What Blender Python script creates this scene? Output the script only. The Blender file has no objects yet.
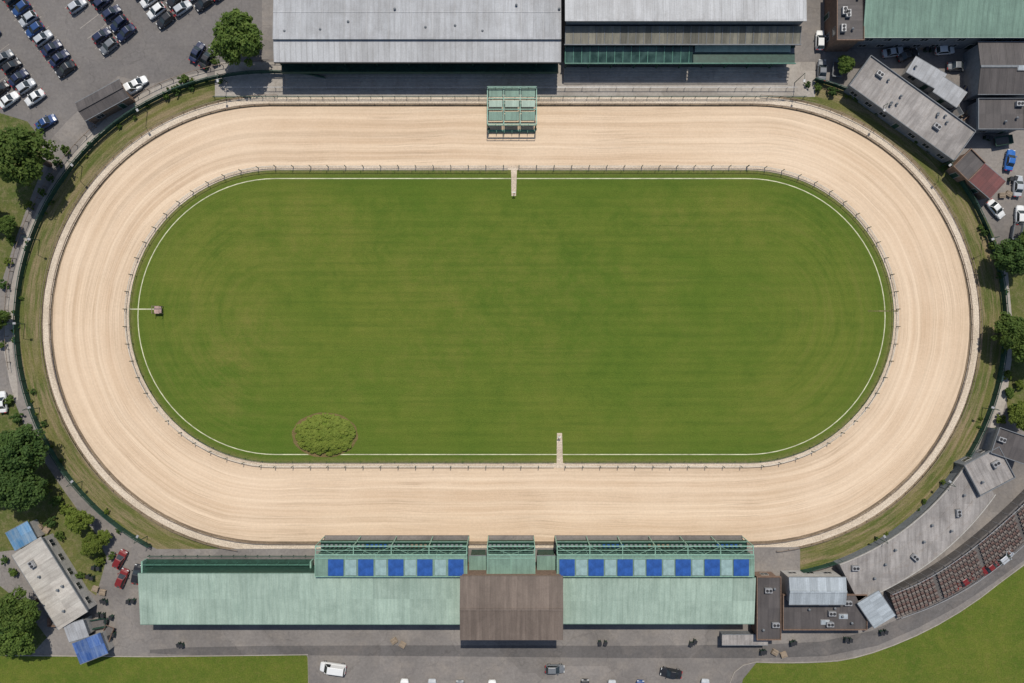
import bpy, math, random
from mathutils import Vector
random.seed(7)
S=0.2; H=140.0
scene=bpy.context.scene
COL=scene.collection
def P(px,py,h=0.0):
    k=S*(H-h)/H
    return ((px-512)*k,(341.5-py)*k)

# ------------------------------------------------------------------ nodes
class NT:
    def __init__(s,name):
        s.m=bpy.data.materials.new(name); s.m.use_nodes=True
        s.t=s.m.node_tree; s.b=s.t.nodes['Principled BSDF']
        s._o=None
    def n(s,ty,**kw):
        x=s.t.nodes.new(ty)
        for k,v in kw.items(): setattr(x,k,v)
        return x
    def l(s,a,b): s.t.links.new(a,b)
    def obj(s):
        if s._o is None: s._o=s.n('ShaderNodeTexCoord').outputs['Object']
        return s._o
    def math(s,op,a,b=None,c=None,clamp=False):
        x=s.n('ShaderNodeMath',operation=op); x.use_clamp=clamp
        for i,v in enumerate((a,b,c)):
            if v is None: continue
            if isinstance(v,(int,float)): x.inputs[i].default_value=v
            else: s.l(v,x.inputs[i])
        return x.outputs[0]
    def sep(s,v):
        x=s.n('ShaderNodeSeparateXYZ'); s.l(v,x.inputs[0]); return x.outputs
    def comb(s,a,b,c=0.0):
        x=s.n('ShaderNodeCombineXYZ')
        for i,v in enumerate((a,b,c)):
            if isinstance(v,(int,float)): x.inputs[i].default_value=v
            else: s.l(v,x.inputs[i])
        return x.outputs[0]
    def noise(s,vec,scale,detail=4,rough=0.55,dist=0.0):
        x=s.n('ShaderNodeTexNoise'); x.inputs['Scale'].default_value=scale
        x.inputs['Detail'].default_value=detail; x.inputs['Roughness'].default_value=rough
        x.inputs['Distortion'].default_value=dist
        s.l(vec,x.inputs['Vector']); return x.outputs[0]
    def rng(s,v,a,b,lo=0.0,hi=1.0):
        x=s.n('ShaderNodeMapRange'); x.clamp=True
        x.inputs[1].default_value=a; x.inputs[2].default_value=b
        x.inputs[3].default_value=lo; x.inputs[4].default_value=hi
        s.l(v,x.inputs[0]); return x.outputs[0]
    def mix(s,f,a,b,mode='MIX'):
        x=s.n('ShaderNodeMix',data_type='RGBA',blend_type=mode)
        if isinstance(f,(int,float)): x.inputs[0].default_value=f
        else: s.l(f,x.inputs[0])
        for i,v in ((6,a),(7,b)):
            if isinstance(v,tuple): x.inputs[i].default_value=(v[0],v[1],v[2],1)
            else: s.l(v,x.inputs[i])
        return x.outputs[2]
    def mul(s,col,val):
        g=s.comb(val,val,val)
        x=s.n('ShaderNodeMix',data_type='RGBA',blend_type='MULTIPLY'); x.inputs[0].default_value=1
        s.l(col,x.inputs[6]); s.l(g,x.inputs[7]); return x.outputs[2]
    def bump(s,v,strength,dist=0.05):
        x=s.n('ShaderNodeBump'); x.inputs['Strength'].default_value=strength
        x.inputs['Distance'].default_value=dist
        s.l(v,x.inputs['Height']); s.l(x.outputs[0],s.b.inputs['Normal'])
    def done(s,col,rough=0.8,metal=0.0,spec=None):
        if isinstance(col,tuple): s.b.inputs['Base Color'].default_value=(*col,1)
        else: s.l(col,s.b.inputs['Base Color'])
        s.b.inputs['Roughness'].default_value=rough; s.b.inputs['Metallic'].default_value=metal
        if spec is not None: s.b.inputs['Specular IOR Level'].default_value=spec
        return s.m
def plain(name,c,rough=0.6,metal=0.0,var=0.25,scale=1.5):
    t=NT(name); o=t.obj()
    c1=tuple(x*(1-var) for x in c); c2=tuple(min(1,x*(1+var)) for x in c)
    f=t.rng(t.noise(o,scale,5,0.65),0.3,0.7)
    return t.done(t.mix(f,c1,c2),rough,metal,0.3)
def roofmat(name,c,dirt,period=1.0,axis=0,cell=0.16,dirt_amt=0.6,rough=0.6,rust=None,seamv=0.86,st_amt=1.0):
    t=NT(name); o=t.obj(); x,y,z=t.sep(o)
    a,b=(x,y) if axis==0 else (y,x)
    fl=t.math('FLOOR',t.math('DIVIDE',a,period))
    fl2=t.math('FLOOR',t.math('DIVIDE',b,7.3))
    wn=t.n('ShaderNodeTexWhiteNoise',noise_dimensions='2D'); t.l(t.comb(fl,fl2),wn.inputs['Vector'])
    cellv=t.rng(wn.outputs[0],0,1,1-cell,1+cell)
    fl3=t.math('FLOOR',t.math('DIVIDE',a,period*7)); wn2=t.n('ShaderNodeTexWhiteNoise',noise_dimensions='2D'); t.l(t.comb(fl3,fl2,3.0),wn2.inputs['Vector'])
    cellv=t.math('MULTIPLY',cellv,t.rng(wn2.outputs[0],0,1,0.92,1.06))
    sv=t.comb(t.math('MULTIPLY',a,1.6),t.math('MULTIPLY',b,0.16))
    st=t.rng(t.noise(sv,1.0,6,0.65),0.42,0.72)
    pt=t.rng(t.noise(o,0.16,8,0.7,0.5),0.42,0.64)
    col=t.mix(t.math('MULTIPLY',st,dirt_amt*st_amt),c,dirt)
    col=t.mix(t.math('MULTIPLY',pt,dirt_amt*0.8),col,dirt)
    if rust:
        rv=t.rng(t.noise(o,0.7,7,0.7),0.55,0.70)
        col=t.mix(t.math('MULTIPLY',rv,0.7),col,rust)
    fr=t.math('FRACT',t.math('DIVIDE',a,period))
    seam=t.rng(t.math('ABSOLUTE',t.math('SUBTRACT',fr,0.5)),0.42,0.5,1,seamv)
    fine=t.rng(t.noise(o,4,5,0.7),0.3,0.7,0.88,1.10)
    col=t.mul(col,t.math('MULTIPLY',t.math('MULTIPLY',cellv,seam),fine))
    corr=t.math('SINE',t.math('MULTIPLY',a,2*math.pi/0.25))
    t.bump(corr,0.2,0.03)
    return t.done(col,rough,0.0,0.3)

CX=P(511,0)[0]; LH=(752-270)/2*S
def stadium_coords(t,cyp,half):
    o=t.obj(); x,y,z=t.sep(o)
    xx=t.math('SUBTRACT',x,CX); ax=t.math('SUBTRACT',t.math('ABSOLUTE',xx),half)
    xd=t.math('MAXIMUM',ax,0.0); yy=t.math('SUBTRACT',y,P(0,cyp)[1])
    r=t.math('SQRT',t.math('ADD',t.math('MULTIPLY',xd,xd),t.math('MULTIPLY',yy,yy)))
    ang=t.math('ARCTAN2',xd,yy)
    cl=t.math('MINIMUM',t.math('MAXIMUM',xx,-half),half)
    s=t.math('ADD',cl,t.math('MULTIPLY',ang,38.0))
    return s,r,x,y

def m_sand():
    t=NT('sand_surface'); s,r,x,y=stadium_coords(t,321,LH)
    o=t.obj()
    wob=t.math('MULTIPLY',t.math('SUBTRACT',t.noise(o,0.025,3),0.5),5.0)
    rw=t.math('ADD',r,wob)
    rw2=t.math('ADD',r,t.math('MULTIPLY',wob,0.45))
    v1=t.comb(t.math('MULTIPLY',s,0.008),t.math('MULTIPLY',rw2,0.50))
    v2=t.comb(t.math('MULTIPLY',s,0.014),t.math('MULTIPLY',rw2,1.7),3.0)
    v3=t.comb(t.math('MULTIPLY',s,0.008),t.math('MULTIPLY',rw2,0.95),9.0)
    v4=t.comb(t.math('MULTIPLY',s,0.009),t.math('MULTIPLY',rw,1.3),21.0)
    a=t.rng(t.noise(v1,1,5,0.6),0.36,0.62)
    b=t.rng(t.noise(v2,1,5,0.62),0.38,0.64)
    c=t.rng(t.noise(v3,1,5,0.62),0.50,0.64)
    n4=t.noise(v4,1,2,0.5)
    def lines(cn,w): return t.math('SUBTRACT',1.0,t.rng(t.math('ABSOLUTE',t.math('SUBTRACT',n4,cn)),0.0,w))
    dln=t.math('MAXIMUM',t.math('MAXIMUM',lines(0.5,0.018),lines(0.43,0.014)),lines(0.57,0.014))
    col=t.mix(a,(0.585,0.430,0.290),(0.75,0.59,0.425))
    col=t.mix(t.math('MULTIPLY',b,0.48),col,(0.54,0.385,0.255))
    col=t.mix(t.math('MULTIPLY',t.math('MULTIPLY',c,t.rng(t.noise(o,0.045,4),0.35,0.6,0.45,1)),0.58),col,(0.44,0.315,0.205))
    col=t.mix(t.math('MULTIPLY',t.math('MULTIPLY',dln,t.rng(t.noise(o,0.06,4),0.40,0.60)),0.55),col,(0.33,0.235,0.155))
    bl=t.rng(t.noise(o,0.04,6,0.65),0.42,0.66)
    col=t.mix(t.math('MULTIPLY',bl,0.36),col,(0.74,0.59,0.44))
    ed=t.math('MAXIMUM',t.rng(r,40.4,43.4),t.rng(r,32.0,29.8))
    col=t.mix(t.math('MULTIPLY',t.math('MULTIPLY',ed,t.rng(t.noise(o,0.3,5,.7),0.3,0.6,0.3,1)),0.38),col,(0.44,0.33,0.225))
    fine=t.rng(t.noise(o,2.2,6,0.75),0.25,0.75,0.90,1.08)
    col=t.mul(col,fine)
    t.bump(t.noise(o,3,4),0.3,0.12)
    return t.done(col,0.95,0,0.1)
def m_infield():
    t=NT('infield_grass'); s,r,x,y=stadium_coords(t,316.5,(747-276)/2*S); o=t.obj()
    wob=t.math('MULTIPLY',t.math('SUBTRACT',t.noise(o,0.05,3),0.5),2.2)
    v1=t.comb(t.math('MULTIPLY',s,0.025),t.math('MULTIPLY',t.math('ADD',r,wob),0.75),2.)
    vx=t.comb(t.math('MULTIPLY',x,0.045),t.math('MULTIPLY',y,1.2),7.)
    big=t.noise(o,0.026,5,0.6,0.6)
    big2=t.noise(t.comb(t.math('ADD',x,90.),t.math('MULTIPLY',y,1.3),4.),0.045,6,0.68,0.4)
    med=t.noise(o,0.20,8,0.78,0.3)
    sm=t.noise(o,1.3,6,0.8)
    band=t.math('SINE',t.math('MULTIPLY',y,2*math.pi/2.0))
    def spot(px,py,rx,ry):
        cx,cy=P(px,py); dx=t.math('DIVIDE',t.math('SUBTRACT',x,cx),rx); dy=t.math('DIVIDE',t.math('SUBTRACT',y,cy),ry)
        return t.rng(t.math('ADD',t.math('MULTIPLY',dx,dx),t.math('MULTIPLY',dy,dy)),0,1,1,0)
    wear=t.math('MAXIMUM',t.math('MAXIMUM',spot(300,235,34,13),spot(520,290,34,20)),t.math('MAXIMUM',spot(215,330,16,20),spot(700,215,26,9)))
    col=t.mix(t.rng(big,0.36,0.64),(0.084,0.134,0.017),(0.118,0.150,0.023))
    wmask=t.math('ADD',t.math('MULTIPLY',wear,0.38),t.rng(big2,0.46,0.70,0.06,0.6),clamp=True)
    yel=t.math('MULTIPLY',t.rng(med,0.40,0.66),wmask)
    col=t.mix(t.math('MULTIPLY',yel,0.62),col,(0.20,0.172,0.045))
    col=t.mix(t.math('MULTIPLY',t.math('MULTIPLY',t.rng(sm,0.5,0.7),wmask),0.30),col,(0.23,0.185,0.065))
    dk=t.math('MULTIPLY',t.rng(med,0.54,0.38),t.rng(big2,0.54,0.38,0.2,1.0))
    col=t.mix(t.math('MULTIPLY',dk,0.45),col,(0.052,0.098,0.013))
    endm=t.rng(t.math('ABSOLUTE',x),40,60)
    mid=t.math('SUBTRACT',1.0,endm)
    col=t.mix(t.math('MULTIPLY',t.math('MULTIPLY',t.rng(t.noise(vx,1,5,0.65),0.46,0.70),t.math('MULTIPLY_ADD',mid,0.6,0.4)),0.40),col,(0.056,0.100,0.014))
    nv=t.noise(v1,1,6,0.7)
    col=t.mix(t.math('MULTIPLY',t.math('MULTIPLY',t.rng(nv,0.48,0.66),endm),0.34),col,(0.165,0.160,0.040))
    col=t.mix(t.math('MULTIPLY',t.math('MULTIPLY',t.rng(nv,0.48,0.34),endm),0.34),col,(0.050,0.095,0.013))
    edge=t.math('MULTIPLY',t.rng(r,23.0,28.0),t.rng(med,0.36,0.6,0.1,1.0))
    col=t.mix(t.math('MULTIPLY',edge,0.35),col,(0.062,0.106,0.016))
    rim=t.math('MULTIPLY',t.rng(r,28.0,29.2),t.rng(sm,0.36,0.6,0.2,1.0))
    col=t.mix(t.math('MULTIPLY',rim,0.7),col,(0.21,0.165,0.08))
    fine=t.rng(t.noise(o,4.5,5,0.8),0.28,0.72,0.76,1.24)
    fine=t.math('MULTIPLY',fine,t.math('MULTIPLY_ADD',band,0.035,1.0))
    col=t.mul(col,fine)
    t.bump(t.noise(o,4,4,0.7),0.6,0.18)
    return t.done(col,0.95,0,0.1)
def m_grass(name,a,b,c,ring=False,amt=0.8):
    t=NT(name); o=t.obj()
    med=t.noise(o,0.12,6,0.7,0.4); sm=t.noise(o,0.9,6,0.75)
    col=t.mix(t.rng(med,0.36,0.62),a,b)
    if ring:
        s,r,x,y=stadium_coords(t,324,LH)
        v=t.comb(t.math('MULTIPLY',s,0.09),t.math('MULTIPLY',r,0.8))
        q=t.math('MULTIPLY',t.rng(t.noise(v,1,7,0.78),0.45,0.60),amt)
    else: q=t.math('MULTIPLY',t.rng(sm,0.48,0.68),amt)
    col=t.mix(q,col,c)
    col=t.mul(col,t.rng(t.noise(o,4,5,0.75),0.28,0.72,0.60,1.38))
    t.bump(sm,0.6,0.2)
    return t.done(col,0.95,0,0.1)
def m_asphalt(name,a,b,warm=(0.24,0.20,0.165),patch=0.10,mott=0.6):
    t=NT(name); o=t.obj()
    col=t.mix(t.rng(t.noise(o,0.07,5,0.6,0.8),0.35,0.65),a,b)
    col=t.mix(t.math('MULTIPLY',t.rng(t.noise(o,0.25,7,0.7),0.48,0.72),mott),col,warm)
    x=t.n('ShaderNodeTexVoronoi',feature='DISTANCE_TO_EDGE'); x.inputs['Scale'].default_value=0.09
    nz=t.n('ShaderNodeTexNoise'); nz.inputs['Scale'].default_value=0.4; t.l(o,nz.inputs['Vector'])
    vm=t.n('ShaderNodeMix',data_type='RGBA',blend_type='ADD'); vm.inputs[0].default_value=3.0
    vm.clamp_factor=False
    t.l(o,vm.inputs[6]); t.l(nz.outputs[1],vm.inputs[7]); t.l(vm.outputs[2],x.inputs['Vector'])
    ck=t.rng(x.outputs[0],0.0,0.010,0.84,1.0)
    v=t.n('ShaderNodeTexVoronoi',distance='CHEBYCHEV'); v.inputs['Scale'].default_value=0.08; t.l(o,v.inputs['Vector'])
    pz=t.rng(t.sep(v.outputs['Color'])[0],0,1,1-patch,1+patch)
    col=t.mul(col,t.math('MULTIPLY',ck,pz))
    dk=t.rng(t.noise(o,1.8,6,0.75),0.3,0.7,0.82,1.15)
    col=t.mul(col,dk)
    return t.done(col,0.9,0,0.2)
def m_leaf(name,a,b,c):
    t=NT(name); o=t.obj()
    col=t.mix(t.rng(t.noise(o,0.9,3,0.6),0.35,0.65),a,b)
    col=t.mix(t.math('MULTIPLY',t.rng(t.noise(o,5,2,0.6),0.5,0.7),0.5),col,c)
    oi=t.n('ShaderNodeObjectInfo')
    col=t.mul(col,t.rng(oi.outputs['Random'],0,1,0.88,1.15))
    t.done(col,0.7,0,0.2)
    tr=t.n('ShaderNodeBsdfTranslucent'); t.l(col,tr.inputs[0])
    ms=t.n('ShaderNodeMixShader'); ms.inputs[0].default_value=0.3
    out=[n for n in t.t.nodes if n.type=='OUTPUT_MATERIAL'][0]
    t.l(t.b.outputs[0],ms.inputs[1]); t.l(tr.outputs[0],ms.inputs[2]); t.l(ms.outputs[0],out.inputs[0])
    return t.m

M={}
M['sand']=m_sand(); M['infield']=m_infield()
M['verge']=m_grass('verge_grass',(0.080,0.102,0.026),(0.135,0.130,0.042),(0.235,0.18,0.105),ring=True,amt=0.95)
M['lawn']=m_grass('lawn_grass',(0.075,0.112,0.016),(0.112,0.135,0.022),(0.16,0.145,0.04),amt=0.5)
M['scrub']=m_grass('scrub_grass',(0.065,0.092,0.022),(0.12,0.122,0.04),(0.21,0.17,0.10),amt=0.7)
M['dry']=m_grass('dry_grass',(0.17,0.12,0.055),(0.13,0.11,0.04),(0.20,0.15,0.07),amt=0.7)
M['mound']=m_grass('shrub_mass',(0.10,0.145,0.022),(0.14,0.18,0.028),(0.075,0.11,0.018),amt=0.7)
M['asphalt']=m_asphalt('asphalt_surface',(0.165,0.150,0.139),(0.225,0.205,0.188),warm=(0.275,0.24,0.205))
M['carpark']=m_asphalt('car_park_asphalt',(0.140,0.129,0.123),(0.175,0.161,0.152),warm=(0.21,0.19,0.17),patch=0.05,mott=0.45)
M['asphalt_dark']=m_asphalt('asphalt_dark_surface',(0.10,0.093,0.089),(0.145,0.134,0.128),warm=(0.19,0.165,0.145))
M['concrete']=m_asphalt('concrete_surface',(0.30,0.27,0.235),(0.38,0.345,0.305),warm=(0.24,0.205,0.17))
M['gutter']=m_grass('gutter_sand',(0.19,0.14,0.095),(0.13,0.10,0.07),(0.30,0.225,0.15),ring=True)
M['lightsand']=m_grass('margin_sand',(0.56,0.45,0.34),(0.42,0.34,0.25),(0.62,0.52,0.41),ring=True)
M['kerbsand']=m_grass('pale_kerb_band',(0.58,0.485,0.375),(0.48,0.395,0.30),(0.64,0.55,0.44),ring=True)
M['white']=plain('white_paint',(0.74,0.74,0.71),0.5,0,0.12,2)
M['cream']=plain('cream_painted_rail',(0.55,0.50,0.42),0.6,0,0.2,1)
M['line']=plain('worn_cream_line',(0.50,0.49,0.33),0.7,0,0.35,0.6)
M['greygalv']=plain('galvanised_steel',(0.38,0.38,0.38),0.45,0.3,0.2)
M['brownrail']=plain('weathered_rail',(0.20,0.15,0.11),0.7,0,0.3)
M['dkgreen']=plain('dark_green_paint',(0.020,0.056,0.040),0.5,0,0.35)
M['green']=plain('green_paint',(0.09,0.22,0.165),0.5,0,0.25)
M['ltgreen']=plain('pale_green_paint',(0.22,0.37,0.29),0.5,0,0.25)
M['dark']=plain('dark_grey_paint',(0.03,0.03,0.033),0.6,0,0.3)
M['brick']=plain('brown_brick',(0.19,0.125,0.09),0.85,0,0.3,3)
M['render']=plain('pale_render',(0.38,0.36,0.33),0.85,0,0.18)
M['greyclad']=plain('grey_cladding',(0.16,0.17,0.18),0.6,0,0.2)
M['rubber']=plain('black_rubber',(0.02,0.02,0.02),0.8,0,0.1)
M['bark']=plain('tree_bark',(0.10,0.07,0.05),0.9,0,0.3,4)
M['blue']=plain('blue_panel',(0.022,0.078,0.275),0.45,0,0.35,0.7)
M['palepanel']=plain('pale_blue_green_panel',(0.24,0.34,0.33),0.5,0,0.25,0.8)
M['bluegrey']=roofmat('blue_grey_sheet',(0.35,0.385,0.41),(0.23,0.255,0.27),0.8)
M['roof_grey']=roofmat('grey_sheet_roof',(0.37,0.378,0.39),(0.235,0.232,0.232),1.05,0,0.06,0.75)
M['roof_grey_light']=roofmat('light_grey_sheet_roof',(0.44,0.445,0.45),(0.30,0.295,0.29),1.05,0,0.07,0.65)
M['roof_grey_dirty']=roofmat('stained_grey_roof',(0.34,0.315,0.295),(0.17,0.155,0.145),1.6,0,0.10,0.9,rust=(0.22,0.185,0.16),seamv=0.92)
M['roof_green']=roofmat('pale_green_sheet_roof',(0.34,0.43,0.355),(0.225,0.30,0.245),1.0,0,0.05,0.85,seamv=0.92)
M['roof_green2']=roofmat('green_sheet_roof',(0.18,0.28,0.22),(0.115,0.18,0.145),1.0,0,0.06,0.8)
M['roof_brown']=roofmat('brown_sheet_roof',(0.175,0.138,0.113),(0.11,0.085,0.07),0.5,0,0.10,0.75)
M['roof_dark']=roofmat('dark_felt_roof',(0.095,0.084,0.08),(0.05,0.045,0.045),1.5,0,0.15,0.6)
M['roof_red']=roofmat('dark_red_roof',(0.15,0.055,0.05),(0.09,0.045,0.045),1.2,0,0.2,0.6)
M['roof_white']=roofmat('off_white_roof',(0.48,0.45,0.40),(0.28,0.25,0.22),2.0,0,0.12,0.8)
M['olive']=roofmat('olive_glazed_strip',(0.20,0.185,0.145),(0.08,0.08,0.062),1.2,0,0.35,0.7)
M['leaf1']=m_leaf('leaf_mid_green',(0.068,0.118,0.022),(0.12,0.17,0.034),(0.042,0.078,0.015))
M['leaf2']=m_leaf('leaf_dark_green',(0.045,0.09,0.022),(0.085,0.14,0.032),(0.03,0.058,0.015))
M['leaf3']=m_leaf('leaf_yellow_green',(0.105,0.145,0.022),(0.16,0.20,0.035),(0.06,0.09,0.016))
M['leaf4']=m_leaf('leaf_bright_green',(0.18,0.24,0.035),(0.25,0.30,0.05),(0.12,0.17,0.028))
t=NT('dark_glass'); o=t.obj(); M['glass']=t.done(t.mix(t.rng(t.noise(o,0.8,2),0.4,0.6),(0.012,0.016,0.018),(0.03,0.04,0.045)),0.12,0,0.6)
t=NT('green_tinted_glass'); o=t.obj(); M['gglass']=t.done(t.mix(t.rng(t.noise(o,0.5,3),0.35,0.65),(0.012,0.035,0.028),(0.05,0.10,0.085)),0.2,0,0.5)
t=NT('headlight_lens'); M['lens']=t.done((0.6,0.6,0.58),0.2,0,0.5)
t=NT('tail_light_lens'); M['tail']=t.done((0.35,0.01,0.01),0.3,0,0.5)

def paint(name,c):
    t=NT(name); t.b.inputs['Coat Weight'].default_value=0.4; t.b.inputs['Coat Roughness'].default_value=0.1
    o=t.obj(); f=t.noise(o,1.5,3)
    return t.done(t.mix(f,tuple(x*0.88 for x in c),c),0.35,0.0,0.5)
CARC={'white':(0.72,0.72,0.70),'silver':(0.42,0.44,0.46),'grey':(0.16,0.17,0.18),'black':(0.018,0.018,0.02),
 'blue':(0.02,0.06,0.18),'dark blue':(0.012,0.02,0.06),'red':(0.18,0.016,0.014),'bright blue':(0.02,0.12,0.4)}
CARM={k:paint('car_paint_'+k.replace(' ','_'),v) for k,v in CARC.items()}

# ------------------------------------------------------------------ mesh
class MB:
    def __init__(s): s.v=[]; s.f=[]; s.mi=[]
    def add(s,vs,fs,mi=0):
        b=len(s.v); s.v+=[tuple(v) for v in vs]; s.f+=[tuple(i+b for i in f) for f in fs]; s.mi+=[mi]*len(fs)
    def box(s,x0,x1,y0,y1,z0,z1,mi=0):
        s.add([(x0,y0,z0),(x1,y0,z0),(x1,y1,z0),(x0,y1,z0),(x0,y0,z1),(x1,y0,z1),(x1,y1,z1),(x0,y1,z1)],
          [(0,3,2,1),(4,5,6,7),(0,1,5,4),(1,2,6,5),(2,3,7,6),(3,0,4,7)],mi)
    def slab(s,c4,th,mi=0):
        s.add([(x,y,z-th) for x,y,z in c4]+list(c4),[(0,3,2,1),(4,5,6,7),(0,1,5,4),(1,2,6,5),(2,3,7,6),(3,0,4,7)],mi)
    def extx(s,prof,x0,x1,mi=0):
        n=len(prof)
        vs=[(x0,y,z) for y,z in prof]+[(x1,y,z) for y,z in prof]
        fs=[tuple(reversed(range(n))),tuple(range(n,2*n))]+[(i,(i+1)%n,n+(i+1)%n,n+i) for i in range(n)]
        s.add(vs,fs,mi)
    def cyl(s,p0,p1,r0,r1,n=8,mi=0):
        p0=Vector(p0);p1=Vector(p1); d=(p1-p0).normalized()
        a=d.orthogonal().normalized(); b=d.cross(a)
        vs=[]
        for p,r in((p0,r0),(p1,r1)):
            for i in range(n):
                t=2*math.pi*i/n; vs.append(tuple(p+a*math.cos(t)*r+b*math.sin(t)*r))
        s.add(vs,[(i,(i+1)%n,n+(i+1)%n,n+i) for i in range(n)]+[tuple(reversed(range(n))),tuple(range(n,2*n))],mi)
    def band(s,I_,O_,z0,z1,mi=0):
        n=len(I_)
        vs=[(p.x,p.y,z1) for p in I_]+[(p.x,p.y,z1) for p in O_]+[(p.x,p.y,z0) for p in I_]+[(p.x,p.y,z0) for p in O_]
        fs=[]
        for i in range(n-1):
            fs+=[(n+i,n+i+1,i+1,i),(2*n+i,2*n+i+1,3*n+i+1,3*n+i),(i,i+1,2*n+i+1,2*n+i),(3*n+i,3*n+i+1,n+i+1,n+i)]
        fs+=[(0,2*n,3*n,n),(n-1,2*n-1,4*n-1,3*n-1)]
        s.add(vs,fs,mi)
    def ribbon(s,loc,w,z,th):
        L=[];R=[];n=len(loc)
        for i in range(n):
            d=(loc[min(i+1,n-1)]-loc[max(i-1,0)]); nn=Vector((-d.y,d.x,0)).normalized()*w/2
            L.append(loc[i]+nn); R.append(loc[i]-nn)
        s.band(L,R,z-th,z)
    def mesh(s,mats):
        me=bpy.data.meshes.new('mesh'); me.from_pydata(s.v,[],s.f)
        for m in (mats if isinstance(mats,(list,tuple)) else [mats]): me.materials.append(m)
        me.polygons.foreach_set('material_index',s.mi)
        me.update(); return me
def addobj(name,data,parent=None,loc=(0,0,0),rot=0,label=None):
    ob=bpy.data.objects.new(name,data); COL.objects.link(ob)
    ob.location=loc; ob.rotation_euler=(0,0,rot)
    if parent: ob.parent=parent
    if label: ob['label']=label
    return ob
def thing(name,label,cat,loc=(0,0,0),rot=0,group=None,data=None):
    ob=addobj(name,data,None,loc,rot); ob['label']=label; ob['category']=cat
    if group: ob['group']=group
    return ob
def structure(name,mb,mat,label=None):
    ob=addobj(name,mb.mesh(mat)); ob['kind']='structure'; ob['label']=label or name.replace('_',' ')
    ob['category']=name.replace('_',' ')
    return ob
def sheet(name,polypx,z,mat,label):
    mb=MB(); pts=[P(*p) for p in polypx]; n=len(pts)
    a=sum(pts[i][0]*pts[(i+1)%n][1]-pts[(i+1)%n][0]*pts[i][1] for i in range(n))
    if a<0: pts.reverse()
    mb.add([(x,y,z) for x,y in pts],[tuple(range(n))]); return structure(name,mb,mat,label)
def smoothpoly(pts,it=2,closed=True):
    for _ in range(it):
        q=[];n=len(pts)
        rngi=range(n) if closed else range(n-1)
        if not closed: q.append(pts[0])
        for i in rngi:
            a=pts[i];b=pts[(i+1)%n]
            q.append((a[0]*.75+b[0]*.25,a[1]*.75+b[1]*.25)); q.append((a[0]*.25+b[0]*.75,a[1]*.25+b[1]*.75))
        if not closed: q.append(pts[-1])
        pts=q
    return pts

# ------------------------------------------------------------------ ground
mb=MB(); mb.add([(-2500,-2500,0),(2500,-2500,0),(2500,2500,0),(-2500,2500,0)],[(0,1,2,3)])
structure('ground',mb,M['scrub'],'rough grassy ground around the stadium')
sheet('pavement',[(-260,-240),(1290,-240),(1290,930),(-260,930)],0.010,M['asphalt'],'weathered grey asphalt around the stands')
sheet('car_park',[(-200,-200),(262,-200),(262,66),(210,66),(150,84),(118,76),(70,118),(50,140),(-200,112)],0.016,M['carpark'],'dark smooth asphalt car park')

def stad(x0,x1,cy,R,n=44,m=24):
    p=[]
    for i in range(m): p.append((x0+(x1-x0)*i/m,cy-R))
    for i in range(n):
        a=math.pi*i/n; p.append((x1+R*math.sin(a),cy-R*math.cos(a)))
    for i in range(m): p.append((x1+(x0-x1)*i/m,cy+R))
    for i in range(n):
        a=math.pi*i/n; p.append((x0-R*math.sin(a),cy+R*math.cos(a)))
    return p
def ring(name,A,B,z,mat,label):
    mb=MB(); n=len(A)
    mb.add([(*P(*p),z) for p in A]+[(*P(*p),z) for p in B],[(i,n+i,n+(i+1)%n,(i+1)%n) for i in range(n)])
    mb.f=[tuple(reversed(f)) for f in mb.f]
    return structure(name,mb,mat,label)
def O(R): return stad(270,752,324,R)
def I(R): return stad(276,747,316.5,R)
ring('grass_verge',O(252),O(228.8),0.030,M['verge'],'patchy olive and brown grass verge outside the track')
ring('gutter',O(228.8),O(227.2),0.034,M['gutter'],'brown worn line beside the grass verge')
ring('path',O(227.2),O(219.8),0.038,M['kerbsand'],'pale sandy kerb band under the outer rail')
ring('gutter',O(219.8),O(217.3),0.034,M['gutter'],'brown gutter along the outer track edge')
ring('race_track',O(217.3),I(151),0.042,M['sand'],'raked pale sand greyhound track with streaks')
ring('path',I(151),I(146.5),0.046,M['lightsand'],'pale sand margin beside the inner rail')
mb=MB(); pts=[P(*p) for p in I(146.5)][::-1]
mb.add([(x,y,0.05) for x,y in pts],[tuple(range(len(pts)))])
structure('infield',mb,M['infield'],'mown green infield lawn with worn yellow patches')
ring('painted_line',I(138.4),I(137.5),0.056,M['line'],'thin cream line painted around the infield')

sheet('path',[(511,167),(517,167),(516,196),(511.5,196)],0.062,M['lightsand'],'short concrete path onto the infield')
sheet('path',[(557,433),(562,433),(563,468),(556.5,468)],0.062,M['lightsand'],'short concrete path onto the infield')
sheet('path',[(128,308.6),(158,308.6),(158,309.7),(128,309.7)],0.062,M['line'],'thin white cable cover across the grass')
sheet('path',[(868,310.4),(898,310.4),(898,311.6),(868,311.6)],0.062,M['verge'],'worn strip across the grass')

sheet('lawn',[(-200,640),(-20,655),(150,657),(306,655),(308,658),(309,930),(-200,930)],0.022,M['lawn'],'green lawn beyond the service road')
sheet('lawn',smoothpoly([(730,662),(800,664),(860,660),(950,622),(1030,560),(1290,380),(1290,930),(728,930)],2),0.022,M['lawn'],'green lawn beside the curved road')
sheet('verge',smoothpoly([(-60,385),(8,385),(30,440),(70,500),(105,545),(110,590),(95,600),(50,545),(-60,560)],1),0.018,M['scrub'],'rough grass under the trees')
sheet('verge',smoothpoly([(-80,110),(20,112),(50,150),(20,225),(-4,300),(-80,300)],1),0.020,M['scrub'],'rough grass under the trees')
sheet('verge',smoothpoly([(1004,225),(1070,215),(1070,430),(1010,430),(1004,380),(1012,320)],1),0.018,M['scrub'],'rough grass under the trees')
sheet('verge',smoothpoly([(-60,560),(8,585),(60,655),(-60,660)],1),0.018,M['scrub'],'rough grass beside the shed')
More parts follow.
